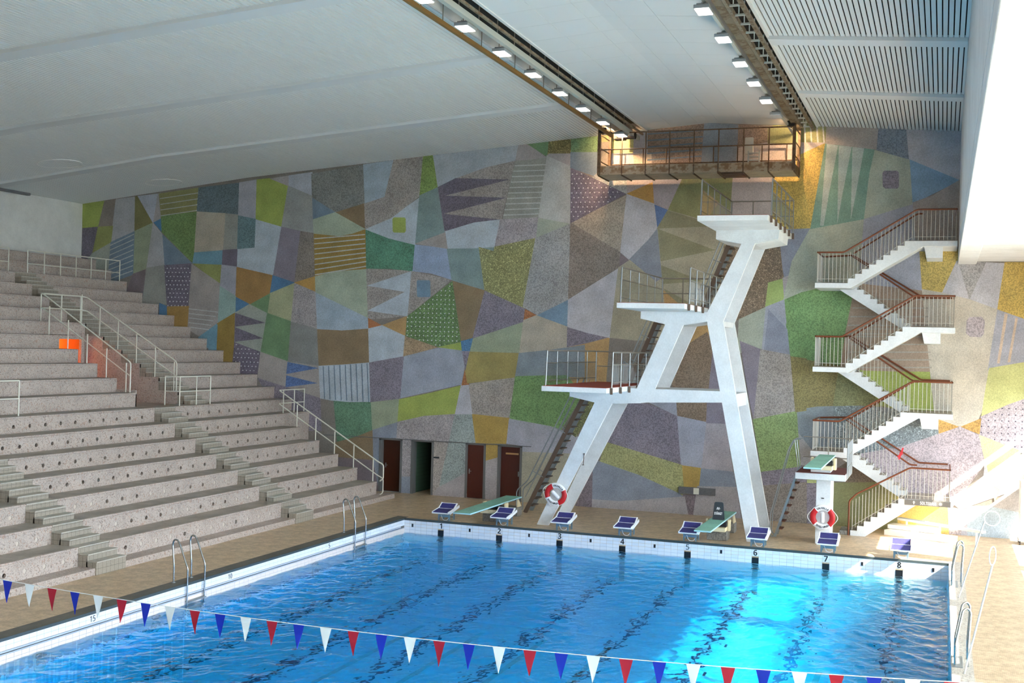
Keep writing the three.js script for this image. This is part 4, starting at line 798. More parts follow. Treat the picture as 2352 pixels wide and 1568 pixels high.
for (const [x, side] of [[5.18, 'left'], [11.5, 'right']]) {
  const t = thing('work_lamp', `small black work lamp clamped to the ${side} end of the gantry`, 'lamp', [x, 13.05, -4.05]);
  mesh('housing', [rbox(-0.12, 0.12, 0, 0.18, -0.06, 0.06, 0.015), bar(V(0, -0.05, 0), V(0, 0, 0), 0.02)], M.rubber, t);
  mesh('lens', box(-0.1, 0.1, 0.02, 0.16, -0.075, -0.06), std('#ffe9c8', 0.4, { emissive: '#ffd9a0', emissiveIntensity: 6 }), t);
  const l = new THREE.SpotLight('#ffcf98', 30, 0, 1.15, 0.7, 2); l.position.set(x, 13.14, -4.15); l.target.position.set(x + (side === 'left' ? 0.5 : -0.3), 12.2, ZW); l.castShadow = true; l.shadow.radius = 3; scene.add(l, l.target);
}

// ---------- diving tower ----------
let tower;
{
  const t = tower = thing('diving_tower', 'white concrete diving tower with three stepped platforms on slanting legs', 'tower');
  const quads = {
    legL: [[4.22, 0], [4.6, 0], [6.59, 3.97], [6.03, 3.98]], bracket1: [[5.2, 4.385], [5.2, 4.14], [6.03, 3.98], [6.59, 3.97], [7.53, 4.02], [7.4, 4.47], [7.1, 4.4]],
    beam: [[6.03, 3.98], [10.1, 4.15], [10.02, 4.49], [6.6, 4.47]].map(([x, y]) => [x, y]), brace: [[7.36, 4.44], [7.93, 4.44], [8.79, 6.5], [8.23, 6.5]],
    bracket2: [[7.44, 6.885], [7.44, 6.65], [8.23, 6.49], [8.79, 6.48], [9.53, 6.6], [9.6, 6.885]],
    legR: [[10.89, 0], [11.33, 0], [10.0, 6.64], [9.53, 6.5], [9.97, 4.47]], arm: [[9.53, 6.5], [10.0, 6.6], [10.9, 8.98], [10.5, 8.98], [9.5, 6.85]],
    bracket3: [[9.72, 9.385], [9.72, 9.12], [10.49, 8.97], [10.88, 8.98], [11.59, 9.11], [11.62, 9.385]]
  };
  const rim = (q, e) => e ? q.map(([x, y], i) => [x + (i === 1 || i === 2 ? -e : e), y]) : q;
  let ply = 0;
  for (const [k, q] of Object.entries(quads)) {
    const e = 0.003 * ply++;
    const nm = k.startsWith('leg') ? 'leg' : k.startsWith('bracket') ? 'bracket' : k;
    const m = mesh(nm, [prism(q, -1.08 - e, -0.95 - e)], M.concreteWhite, t);
    mesh('rear_plate', prism(q, -3.15 + e, -3.02 + e), M.concreteWhite, m);
    if (k === 'beam' || k.startsWith('bracket')) mesh('tie_block', prism(rim(q, k === 'beam' || k.startsWith('bracket') ? 0 : 0.13).map(([x, y]) => [x, y - e * 0.5]), -3.02 + e, -1.08 - e), M.concreteWhite, m);
  }
  for (const g of [box(9.58, 9.98, 6.46, 6.62, -3.03, -1.07), box(10.06, 10.46, 4.02, 4.42, -3.03, -1.07)]) mesh('tie_block', g, M.concreteWhite, t);
  [[5.14, 7.14, 4.535, 1], [7.37, 9.37, 7.035, 0], [9.66, 11.65, 9.535, 0]].forEach(([a, b, y, red], n) => {
    const zb = n === 2 ? -3.9 : -4.2, p = mesh('platform', [rbox(a, b, y - 0.155, y, zb, 1.7, 0.012)], M.concreteWhite, t);
    mesh('platform_mat', box(a + 0.02, b - 0.02, y, y + 0.012, zb + 0.02, 1.68), M.redMat, p);
    const H = 1.05;
    for (const [x, side] of [[a + 0.06, 0], [b + 0.05, 1]]) {
      const z0 = side ? (n === 2 ? 1.45 : 1.35) : 1.5, zs = []; for (let i = 0; i < 6; i++) zs.push(z0 + (zb + 0.3 - z0) * i / 5);
      zs.forEach((z, i) => mesh('rail_post', bar(V(x, y - (side ? 0.16 : 0), z), V(x, y + H, z - (i ? 0 : 0.09)), i ? 0.018 : 0.024), M.steelTube, t));
      if (side) zs.forEach(z => mesh('post_shoe', box(x - 0.03, x + 0.035, y - 0.19, y + 0.0, z - 0.035, z + 0.035), M.ladderBrown, t));
      mesh('top_rail', bar(V(x, y + H, z0 - 0.09), V(x, y + H, zb + 0.3), 0.022), M.dullTube, t);
      mesh('mid_rail', bar(V(x, y + 0.68, z0 - 0.05), V(x, y + 0.68, zb + 0.3), 0.014), M.dullTube, t);
      mesh('low_rail', bar(V(x, y + 0.16, z0), V(x, y + 0.16, zb + 0.3), 0.014), M.dullTube, t);
      mesh('guard_panel', new THREE.PlaneGeometry(z0 - zb - 0.5, 0.62).rotateY(Math.PI / 2).translate(x + (side ? -0.025 : 0.025), y + 0.4, (z0 + zb + 0.3) / 2), acrylic, t);
    }
    mesh('back_rail', [bar(V(a + 0.06, y + H, zb + 0.25), V(b + 0.05, y + H, zb + 0.25), 0.022), bar(V(a + 0.06, y + 0.55, zb + 0.25), V(b + 0.05, y + 0.55, zb + 0.25), 0.016), bar(V(a + 0.75, y, zb + 0.25), V(a + 0.75, y + H, zb + 0.25), 0.02), bar(V(a + 0.06, y, zb + 0.25), V(a + 0.06, y + H, zb + 0.25), 0.02)], M.dullTube, t);
  });
  // rod on the left leg
  mesh('leg_hook', [bar(V(5.72, 2.0, -0.93), V(5.74, 2.35, -0.93), 0.012), bar(V(5.69, 2.0, -0.92), V(5.75, 2.0, -0.92), 0.012), bar(V(5.71, 2.35, -0.92), V(5.77, 2.35, -0.92), 0.012)], M.ladderBrown, t);
}
// ship ladders behind the tower
function shipLadder(label, a, b, z, w, steps, rail) {
  const t = new THREE.Group(); t.name = 'ladder'; t.userData.label = label; t.position.set(a[0], a[1], z); tower.add(t);
  const A = V(0, 0, 0), B = V(b[0] - a[0], b[1] - a[1], 0), d = B.clone().sub(A), n = V(-d.y, d.x, 0).normalize();
  for (const s of [0, w]) mesh('stringer', beamBar(A.clone().add(V(0, 0, s)), B.clone().add(V(0, 0, s)), 0.035, 0.14, n), s ? M.ladderBrown : M.galv, t);
  for (let i = 1; i <= steps; i++) { const p = A.clone().lerp(B, i / (steps + 1)); mesh('tread', box(p.x - 0.02, p.x + 0.16, p.y - 0.02, p.y + 0.015, 0.02, w - 0.02), M.ladderBrown, t); }
  for (const s of [-0.02, w + 0.02]) {
    const o = n.clone().multiplyScalar(rail);
    mesh('handrail', polyTube([A.clone().add(V(-rail * 0.75, 0.0, s)), A.clone().add(V(-rail * 0.75, 0.75, s)), A.clone().lerp(B, 0.2).add(o).add(V(0, 0, s)), B.clone().add(o).add(V(0, 0, s))], 0.02, 0.12), M.galv, t);
    mesh('handrail', bar(A.clone().lerp(B, 0.1).add(o.clone().multiplyScalar(0.55)).add(V(0, 0, s)), B.clone().add(o.clone().multiplyScalar(0.55)).add(V(0, 0, s)), 0.014), M.galv, t);
    for (const q of [0.28, 0.62]) mesh('rail_stay', bar(A.clone().lerp(B, q).add(V(0, 0, s)), A.clone().lerp(B, q).add(o).add(V(0, 0, s)), 0.014), M.galv, t);
  }
  return t;
}
shipLadder('steep steel ladder from the deck up to the lowest diving platform', [3.0, 0], [5.2, 4.5], -3.9, 0.62, 17, 0.42);
shipLadder('steep steel ladder from the lowest to the middle diving platform', [6.5, 4.55], [7.5, 7.0], -4.1, 0.6, 10, 0.3);
shipLadder('steep steel ladder from the middle to the top diving platform', [8.9, 7.05], [9.85, 9.5], -3.9, 0.6, 10, 0.3);

// ---------- zigzag stair on the right of the mural ----------
{
  const t = thing('terrace_stair', 'white concrete zigzag stair with brown handrails climbing the right of the mural', 'stair');
  const zf = -3.86, zm = -4.88, LA = 12.4, LB = 13.42, RA = 15.31, RB = 16.64, R = [1.26, 3.95, 6.62, 9.3], Lh = [2.6, 5.29, 7.97];
  const flight = (x0, y0, x1, y1, n, za, zb, lead = 0) => {   // sawtooth flight rising from (x0,y0) to (x1,y1)
    const dx = (x1 - x0) / n, dy = (y1 - y0) / n, s = Math.sign(dx), p = [[x0, y0]];
    for (let i = 0; i < n; i++) { p.push([x0 + dx * i, y0 + dy * (i + 1)]); p.push([x0 + dx * (i + 1), y0 + dy * (i + 1)]); }
    p.push([x1 + s * 0.32, y1 - 0.0]); p.push([x1 + s * 0.32, y1 - 0.17]);
    if (lead) p.push([x0 + s * 0.45, y0]); else p.push([x0 + s * 0.08, y0 - 0.16], [x0 - s * 0.02, y0 - 0.16]);
    if (s < 0) p.reverse();
    return prism(p, za, zb);
  };
  const stepTop = (par, x0, y0, x1, y1, n, za, zb) => { const dx = (x1 - x0) / n, dy = (y1 - y0) / n; for (let i = 0; i < n; i++) mesh('tread', box(x0 + dx * i + 0.01 * Math.sign(dx), x0 + dx * (i + 1), y0 + dy * (i + 1), y0 + dy * (i + 1) + 0.012, za + 0.04, zb - 0.04), M.terrTop, par); };
  const balus = (par, a, b, n, h = 0.94) => { for (let i = 0; i <= n; i++) { const p = a.clone().lerp(b, i / n); mesh('baluster', bar(V(p.x, p.y + 0.03, p.z), V(p.x, p.y + h, p.z), 0.009, 6), M.balustr, par); } mesh('bottom_rail', bar(a.clone().add(V(0, 0.13, 0)), b.clone().add(V(0, 0.13, 0)), 0.008, 6), M.balustr, par); };
  const hand = (par, ...pts) => mesh('handrail', polyTube(pts, 0.028, 0.07), M.woodRail, par);
  const H = 0.98;
  R.forEach((y, i) => { const p = mesh('landing', box(RA, RB, y - 0.165, y, ZW + 0.012, zf), M.concreteWhite, t); mesh('landing_top', box(RA + 0.03, RB - 0.03, y, y + 0.012, ZW + 0.03, zf - 0.04), M.terrTop, p); if (i) mesh('corbel', prism([[15.67, y - 0.16], [15.74, y - 0.5], [16.22, y - 0.5], [16.22, y - 0.16]], ZW + 0.012, zf - 0.35), M.concreteWhite, t); });
  Lh.forEach(y => { const p = mesh('landing', box(LA, LB, y - 0.155, y, ZW + 0.012, zf), M.concreteWhite, t); mesh('landing_top', box(LA + 0.03, LB - 0.03, y, y + 0.012, ZW + 0.03, zf - 0.04), M.terrTop, p); });
  const F = [[13.69, 0, RA, 1.26, 8, 1], [LB, Lh[0], RA, R[1], 9, 0], [LB, Lh[1], RA, R[2], 9, 0], [LB, Lh[2], RA, R[3], 9, 0]];
  F.forEach(([x0, y0, x1, y1, n, lead], i) => {
    const f = mesh('flight', flight(x0, y0, x1, y1, n, zm + 0.06, zf - 0.004, lead), M.concreteWhite, t); stepTop(f, x0, y0, x1, y1, n, zm + 0.06, zf);
    const sl = (y1 - y0) / (x1 - x0);
    for (const z of [zf - 0.04, zm + 0.1]) {
      if (z < -4.5 && i === 0) continue;
      balus(t, V(x0 + 0.05, y0 + (lead ? 0.16 : 0.05), z), V(x1, y1, z), 16);
      const rr = mesh('handrail', polyTube(lead ? [V(13.63, 0, z), V(13.63, 1.08, z), V(13.85, 1.32, z), V(x1 + 0.12, y1 + H, z), V(RB - 0.05, y1 + H, z)] : z > -4.5 ? [V(LA + 0.06, y0 + H, z), V(LB - 0.15, y0 + H, z), V(x1 + 0.13, y1 + H, z), V(RB - 0.04, y1 + H, z)] : [V(LB + 0.08, y0 + H + 0.03, z), V(x1 + 0.13, y1 + H - 0.03, z), V(x1 + 0.3, y1 + H - 0.03, z)], 0.028, 0.08), M.woodRail, t);
    }
    balus(t, V(RA + 0.06, y1, zf - 0.04), V(RB - 0.04, y1, zf - 0.04), 10, H - 0.03);
    balus(t, V(RB - 0.04, y1, zf - 0.04), V(RB - 0.04, y1, ZW + 0.2), 12, H - 0.03); hand(t, V(RB - 0.04, y1 + H, zf - 0.04), V(RB - 0.04, y1 + H, ZW + 0.1));
    if (!lead) { balus(t, V(LA + 0.06, y0, zf - 0.04), V(LB - 0.02, y0, zf - 0.04), 8, H - 0.03); balus(t, V(LA + 0.06, y0, zf - 0.06), V(LA + 0.06, y0, ZW + 0.1), 10, H - 0.03); hand(t, V(LA + 0.06, y0 + H, zf - 0.04), V(LA + 0.06, y0 + H, ZW + 0.06)); }
  });
  // rear flights from the right landings up to the left ones
  for (let i = 0; i < 3; i++) {
    const f = mesh('flight', flight(RA, R[i], LB, Lh[i], 9, ZW + 0.03, zm - 0.06), M.concreteWhite, t); stepTop(f, RA, R[i], LB, Lh[i], 9, ZW + 0.02, zm - 0.06);
    const z = zm - 0.1; balus(t, V(RA - 0.05, R[i] + 0.05, z), V(LB, Lh[i], z), 16);
    hand(t, V(RA + 0.3, R[i] + H, z), V(RA + 0.1, R[i] + H, z), V(LB - 0.02, Lh[i] + H, z));
    hand(t, V(RB - 0.1, R[i] + H + 0.02, ZW + 0.1), V(RA + 0.35, R[i] + H + 0.02, ZW + 0.1), V(LB, Lh[i] + H + 0.05, ZW + 0.1), V(LA + 0.1, Lh[i] + H, ZW + 0.1));
  }
  mesh('foot_block', rbox(13.35, 13.68, 0, 0.14, -4.8, -3.9, 0.015), M.granite, t);
  const sign = thing('terrace_sign', 'grey sign reading SOLTERASS with arrow and sun on the lowest stair landing', 'sign', [15.97, 1.17, zf]);
  mesh('sign_board', rbox(-0.67, 0.67, -0.08, 0.09, 0.0, 0.02, 0.004), M.signGrey, sign);
  mesh('sign_lettering', letters('SOLTERASS', 0.085, 0.005).scale(0.78, 1.15, 1).translate(0.02, 0.005, 0.02), M.white, sign, false);
  const arr = new THREE.Shape([[-0.014, -0.05], [0.014, -0.05], [0.014, 0.005], [0.04, 0.005], [0, 0.055], [-0.04, 0.005], [-0.014, 0.005]].map(p => new THREE.Vector2(...p)));
  mesh('arrow_symbol', new THREE.ExtrudeGeometry(arr, { depth: 0.005, bevelEnabled: false }).translate(-0.4, 0.005, 0.02), M.white, sign, false);
  mesh('sun_symbol', [...Array(8)].map((_, i) => new THREE.BoxGeometry(0.012, 0.04, 0.005).translate(0, 0.032, 0.0225).rotateZ(i * Math.PI / 4).translate(0.38, 0.005, 0)), M.white, sign, false);
  tag(mesh('barrier_tape', [new THREE.TorusGeometry(0.045, 0.012, 6, 12).translate(15.13, 2.6, -4.86), beamBar(V(15.13, 2.6, -4.85), V(15.18, 2.78, -4.84), 0.05, 0.006, V(0, 0, 1)), beamBar(V(15.13, 2.6, -4.85), V(15.06, 2.4, -4.84), 0.05, 0.006, V(0, 0, 1)), beamBar(V(15.12, 2.6, -4.84), V(15.02, 2.47, -4.83), 0.04, 0.006, V(0, 0, 1))], M.tapeRed), 'knot of red and white barrier tape tied to the stair handrail', 'tape');
}

// ---------- starting blocks ----------
{
  const proto = thing('starting_block', 'white starting block with blue top at lane one', 'starting block', [1.3, 0, -0.2], 'starting blocks along the pool end');
  const W = 0.26;
  mesh('front_pad', beamBar(V(0, 0.3, 0.36), V(0, 0.36, -0.12), 2 * W, 0.03), M.blockBlue, proto);
  mesh('rear_pad', beamBar(V(0, 0.365, -0.14), V(0, 0.5, -0.36), 2 * W - 0.03, 0.03), M.blockBlue, proto);
  mesh('top_frame', [beamBar(V(-W - 0.012, 0.295, 0.38), V(-W - 0.012, 0.37, -0.2), 0.025, 0.07), beamBar(V(W + 0.012, 0.295, 0.38), V(W + 0.012, 0.37, -0.2), 0.025, 0.07), box(-W - 0.02, W + 0.02, 0.265, 0.3, 0.36, 0.39), beamBar(V(-W, 0.36, -0.13), V(W, 0.36, -0.13), 0.03, 0.045), beamBar(V(-W - 0.005, 0.36, -0.12), V(-W - 0.005, 0.515, -0.38), 0.03, 0.05), beamBar(V(W + 0.005, 0.36, -0.12), V(W + 0.005, 0.515, -0.38), 0.03, 0.05), box(-W - 0.02, W + 0.02, 0.48, 0.525, -0.4, -0.37)], M.blockWhite, proto);
  mesh('side_arm', beamBar(V(W + 0.03, 0.28, 0.25), V(W + 0.03, 0.42, -0.5), 0.03, 0.08), M.blockWhite, proto);
  for (const [x, z] of [[-0.18, 0.04], [0.18, 0.04], [-0.18, -0.36], [0.18, -0.36]]) mesh('leg', box(x - 0.022, x + 0.022, 0, 0.33, z - 0.022, z + 0.022), M.blockLeg, proto);
  mesh('cross_bar', [box(-0.18, 0.18, 0.12, 0.2, 0.03, 0.05), bar(V(-0.18, 0.08, -0.36), V(0.18, 0.08, -0.36), 0.012)], M.blockLeg, proto);
  mesh('cable', tube([V(-0.1, 0.18, 0.05), V(-0.02, 0.04, 0.07), V(0.1, 0.03, 0.06), V(0.17, 0.12, 0.04)], 0.008, 16), M.blockWhite, proto);
  const where = ['one, left of the first springboard', 'two, in front of the first springboard', 'three, below the lifebuoy on the tower leg', 'four, standing clear between the tower legs', 'five, half hidden by the second springboard', 'six, at the right tower leg', 'seven, before the pillar of the high springboard', 'eight, in the sunlit patch'];
  for (let i = 0; i < 8; i++) { const o = i ? proto.clone() : proto; if (i) { o.name = numbered('starting_block'); scene.add(o); } o.position.x = 1.3 + 2 * i + 0.03; o.userData = { label: 'white starting block with blue top at lane ' + where[i], category: 'starting block', group: 'starting blocks along the pool end' }; }
}

// ---------- springboards ----------
function springboard(label, x0, x1, zt, zb, y) {
  const t = thing('springboard', label, 'springboard', [(x0 + x1) / 2, 0, 0]);
  const w = (x1 - x0) / 2, Y = 0.62, lift = y - 0.62, up = o => { o.position.y = lift; return o; };
  const b = up(mesh('board', box(-w, w, Y - 0.035, Y, zb, zt), M.board, t));
  mesh('board_edge', [box(-w - 0.008, -w, Y - 0.04, Y - 0.002, zb, zt), box(w, w + 0.008, Y - 0.04, Y - 0.002, zb, zt), box(-w, w, Y - 0.04, Y - 0.004, zt, zt + 0.01)], M.boardEdge, b);
  mesh('board_underside', box(-w + 0.01, w - 0.01, Y - 0.055, Y - 0.036, zb, zt - 0.05), M.boardUnder, b);
  up(mesh('fulcrum', [new THREE.CylinderGeometry(0.09, 0.09, w * 2 + 0.1, 14).rotateZ(Math.PI / 2).translate(0, Y - 0.15, -0.75)], M.rubber, t));
  up(mesh('fulcrum_carriage', [rbox(-w - 0.06, w + 0.06, 0.3, 0.42, -1.1, -0.45, 0.01), rbox(w + 0.06, w + 0.14, 0.28, 0.62, -1.05, -0.85, 0.02), rbox(-w - 0.14, -w - 0.06, 0.28, 0.62, -1.05, -0.85, 0.02)], M.cream, t));
  for (const s of [-1, 1]) up(mesh('anchor_bracket', prism([[0, 0.3], [0.34, 0.3], [0.05, 0.57], [0, 0.57]], 0, 0.05).rotateY(Math.PI / 2).translate(s * (w - 0.05), 0, zb + 0.35), M.cream, t));
  return t;
}
for (const [x0, x1, zt, zb, lab] of [[2.52, 3.07, 1.93, -2.7, 'low mint green springboard reaching over the pool between lanes one and two'], [9.8, 10.26, 1.62, -2.83, 'low mint green springboard behind lane five carrying a black closed sign']]) {
  const t = springboard(lab, x0, x1, zt, zb, 0.62);
  const w = (x1 - x0) / 2;
  mesh('front_pedestal', rbox(-w - 0.08, w + 0.08, 0, 0.3, -1.2, -0.72 + 0.0, 0.02), M.granite, t);
  mesh('rear_pedestal', rbox(-w - 0.03, w + 0.03, 0, 0.3, zb + 0.02, zb + 0.45, 0.02), M.granite, t);
}
{
  const t = thing('closed_sign', 'black folding sign reading AV-STÄNGT standing on the springboard', 'sign', [10.06, 0.624, -0.78]);
  const s = new THREE.Shape([[-0.17, 0], [0.17, 0], [0.13, 0.5], [0.1, 0.53], [-0.1, 0.53], [-0.13, 0.5]].map(p => new THREE.Vector2(...p)));
  mesh('front_panel', new THREE.ExtrudeGeometry(s, { depth: 0.015, bevelEnabled: false }).rotateX(-0.12).translate(0, 0, 0.07), M.signDark, t);
  mesh('rear_panel', new THREE.ExtrudeGeometry(s, { depth: 0.015, bevelEnabled: false }).rotateX(0.12).translate(0, 0, -0.085), M.signDark, t);
  mesh('lettering', [letters('AV-', 0.075, 0.004).scale(0.7, 1, 1).translate(0, 0.34, 0.016), letters('STÄNGT', 0.075, 0.004).scale(0.62, 1, 1).translate(0, 0.2, 0.016)].map(g => g.rotateX(-0.12).translate(0, 0, 0.07)), M.white, t, false);
}
{
  const t = springboard('high mint green springboard on a railed white pillar platform with ladder', 12.85, 13.31, 2.3, -2.15, 2.65);
  const p = new THREE.Group(); p.name = 'pillar_platform'; p.userData.label = 'white pillar platform with red mat and steel railings'; p.position.set(-0.13, 0, -1.65); t.add(p);
  mesh('pillar', rbox(-0.13, 0.3, 0, 1.95, -1.0, 0.0, 0.015), M.concreteWhite, p);
  mesh('slab', rbox(-0.72, 0.74, 1.95, 2.14, -1.8, 0.35, 0.012), M.concreteWhite, p);
  mesh('platform_mat', box(-0.7, 0.72, 2.14, 2.15, -1.78, 0.33), M.redDark, p);
  mesh('board_base', rbox(-0.3, 0.28, 2.15, 2.33, -0.95, 0.05, 0.01), M.concreteWhite, p);
  mesh('rear_base', rbox(-0.25, 0.25, 2.15, 2.35, -0.5 - 0.6, -0.98, 0.01), M.concreteWhite, p);
  for (let i = 0; i < 6; i++) mesh('rail_post', bar(V(0.77, 2.0, 0.2 - i * 0.38), V(0.77, 3.08, 0.2 - i * 0.38), 0.015), M.steelTube, p);
  for (const y of [3.08, 2.7, 2.35]) mesh('side_rail', bar(V(0.77, y, 0.25), V(0.77, y, -1.75), 0.016), M.steelTube, p);
  for (const y of [3.08, 2.45]) mesh('back_rail', bar(V(-0.72, y, -1.75), V(0.77, y, -1.75), 0.016), M.dullTube, p);
  mesh('rail_post', bar(V(0.05, 2.1, -1.75), V(0.05, 3.08, -1.75), 0.016), M.dullTube, p);
  mesh('pillar_hook', rbox(0.03, 0.11, 1.37, 1.39, 0, 0.04, 0.004), M.rubber, p);
  const l = new THREE.Group(); l.name = 'ladder'; l.userData.label = 'slim steel ladder with looped handrails'; l.position.set(11.5 - 13.08, 0, -2.6); t.add(l);
  const A = V(0.08, 0.05, 0), B = V(0.74, 2.2, 0);
  for (const z of [0, 0.5]) {
    mesh('stringer', beamBar(A.clone().add(V(0, 0, z)), B.clone().add(V(0, 0, z)), 0.03, 0.07), M.steelTube, l);
    mesh('handrail', polyTube([V(0.08, 0.1, z), V(0.0, -0.0, z).add(V(0, 0.03, 0)), V(-0.09, 0.12, z), V(-0.07, 0.75, z), V(0.42, 2.75, z), V(0.58, 3.08, z), V(0.8, 3.08, z)], 0.017, 0.09), M.steelTube, l);
    mesh('handrail', bar(V(0.6, 3.05, z), V(0.72, 2.2, z), 0.013), M.steelTube, l);
  }
  for (let i = 1; i <= 8; i++) { const q = A.clone().lerp(B, i / 9); mesh('tread', box(q.x - 0.04, q.x + 0.14, q.y - 0.015, q.y + 0.015, 0.02, 0.48), std('#6a3d28', 0.6), l); }
}

// ---------- lifebuoys ----------
function lifebuoy(label, pos, tilt, group) {
  const t = thing('lifebuoy', label, 'lifebuoy', pos, group); t.rotation.x = tilt[0]; t.rotation.z = tilt[1];
  const R = 0.285, r = 0.085, seg = (a0, a1) => new THREE.TorusGeometry(R, r, 12, 20, a1 - a0).rotateZ(a0).scale(1, 1, 0.62);
  const q = Math.PI / 180;
  for (const [a, b, m] of [[48, 132, M.ringWhite], [132, 222, M.ringRed], [222, 312, M.ringWhite], [312, 408, M.ringRed]]) mesh('ring_segment', seg(a * q, b * q), m, t, false);
  const put = (word, a0, da, flip) => [...word].map((ch, i) => { if (ch === ' ') return null; const a = (a0 - da * (i - (word.length - 1) / 2)) * q, g = letters(ch, 0.058, 0.006); return flip ? g.translate(0, -R, r * 0.62 - 0.004).rotateZ(a) : g.translate(0, R, r * 0.62 - 0.004).rotateZ(a); }).filter(Boolean);
  mesh('upper_lettering', put('VALHALLA', 0, 9.2, false), M.ink, t, false);
  mesh('lower_lettering', put('TRYGG-HANSA', 0, -7.2, true), M.ink, t, false);
  mesh('light_float', [new THREE.CapsuleGeometry(0.06, 0.22, 4, 10).rotateZ(tilt[2] ?? 0).translate(0, 0, 0.05)], M.ringWhite, t, false);
  const rope = []; for (let i = 0; i < 4; i++) { const a0 = (45 + 90 * i) * q, a1 = (135 + 90 * i) * q, mid = (a0 + a1) / 2, e = i === 0 ? 0.0 : i === 2 ? 0.02 : 0.07; rope.push(tube([V(Math.cos(a0) * 0.37, Math.sin(a0) * 0.37, 0.01), V(Math.cos(mid) * (0.37 + e), Math.sin(mid) * (0.37 + e), 0.02), V(Math.cos(a1) * 0.37, Math.sin(a1) * 0.37, 0.01)], 0.01, 16)); }
  mesh('grab_rope', rope, M.rope, t, false);
  return t;
}
lifebuoy('red and white lifebuoy hanging on the slanting left tower leg', [4.87, 1.02, -0.83], [0, -0.35, 1.2], 'lifebuoys');
lifebuoy('red and white lifebuoy hanging on the springboard pillar', [13.04, 0.82, -1.54], [0, 0, 0], 'lifebuoys');

// ---------- pool ladders and rescue poles ----------
function poolLadder(label, pos, turn) {
  const t = thing('pool_ladder', label, 'ladder', pos, 'pool ladders'); t.rotation.y = turn;
  for (const z of [-0.34, 0.34]) mesh('side_rail', polyTube([V(0.36, -1.0, z), V(0.36, 0.36, z), V(0.12, 0.92, z), V(0.06, 1.0, z), V(-0.03, 1.0, z), V(-0.07, 0.9, z), V(-0.02, 0.4, z), V(-0.02, 0.01, z)].map(p => p.clone().add(V(-0.3, 0, 0))), 0.021, 0.05), M.chrome, t);
  for (let i = 0; i < 3; i++) mesh('rung', box(0.01, 0.12, -0.42 - i * 0.28, -0.39 - i * 0.28, -0.34, 0.34), M.galv, t);
  for (const z of [-0.34, 0.34]) mesh('foot_rosette', new THREE.CylinderGeometry(0.05, 0.05, 0.015, 14).translate(-0.32, 0.012, z), M.galv, t);
}
poolLadder('chrome pool ladder on the left edge below the stand aisle, nearest the viewer', [0.0, 0, 11.5], 0);
poolLadder('chrome pool ladder on the left edge near the far corner', [0.0, 0, 3.2], 0);
for (const [z, lab] of [[3.1, 'chrome pool ladder on the right edge near the far corner'], [11.2, 'chrome pool ladder on the right edge nearest the viewer']]) {
  const t = thing('pool_ladder', lab, 'ladder', [16.66, 0, z], 'pool ladders');
  for (const s of [-0.3, 0.3]) mesh('side_rail', polyTube([V(0, -0.9, s), V(0, 0.42, s), V(0.12, 0.98, s - 0.3), V(0.2, 1.02, s - 0.36), V(0.26, 0.95, s - 0.34), V(0.22, 0.4, s), V(0.22, 0.01, s)], 0.022, 0.05), M.chrome, t);
  mesh('well_cover', rbox(-0.05, 0.14, 0.005, 0.022, -0.45, 0.45, 0.005), M.galv, t);
  for (let i = 0; i < 2; i++) mesh('rung', box(-0.02, 0.06, -0.4 - i * 0.28, -0.36 - i * 0.28, -0.3, 0.3), M.galv, t);
}
for (const [b, e, lab, turn] of [[[16.8, 0, 4.83], [17.26, 2.15, 6.9], 'long rescue pole with a white hoop leaning over the far right ladder', 0], [[16.81, 0, 12.05], [17.2, 2.15, 12.9], 'long rescue pole with a white hoop leaning over the near right ladder', 1.2]]) {
  const t = thing('rescue_pole', lab, 'pole', b, 'rescue poles'); const E = V(e[0] - b[0], e[1] - b[1], e[2] - b[2]), d = E.clone().normalize();
  mesh('shaft', bar(V(0, 0, 0), E, 0.016), M.ringWhite, t, false);
  const hoop = new THREE.TorusGeometry(0.16, 0.01, 8, 36).rotateY(turn);
  mesh('hoop', hoop.translate(E.x + (turn ? 0 : 0.15), E.y + (turn ? 0.16 : 0.05), E.z), M.ringWhite, t, false);
}

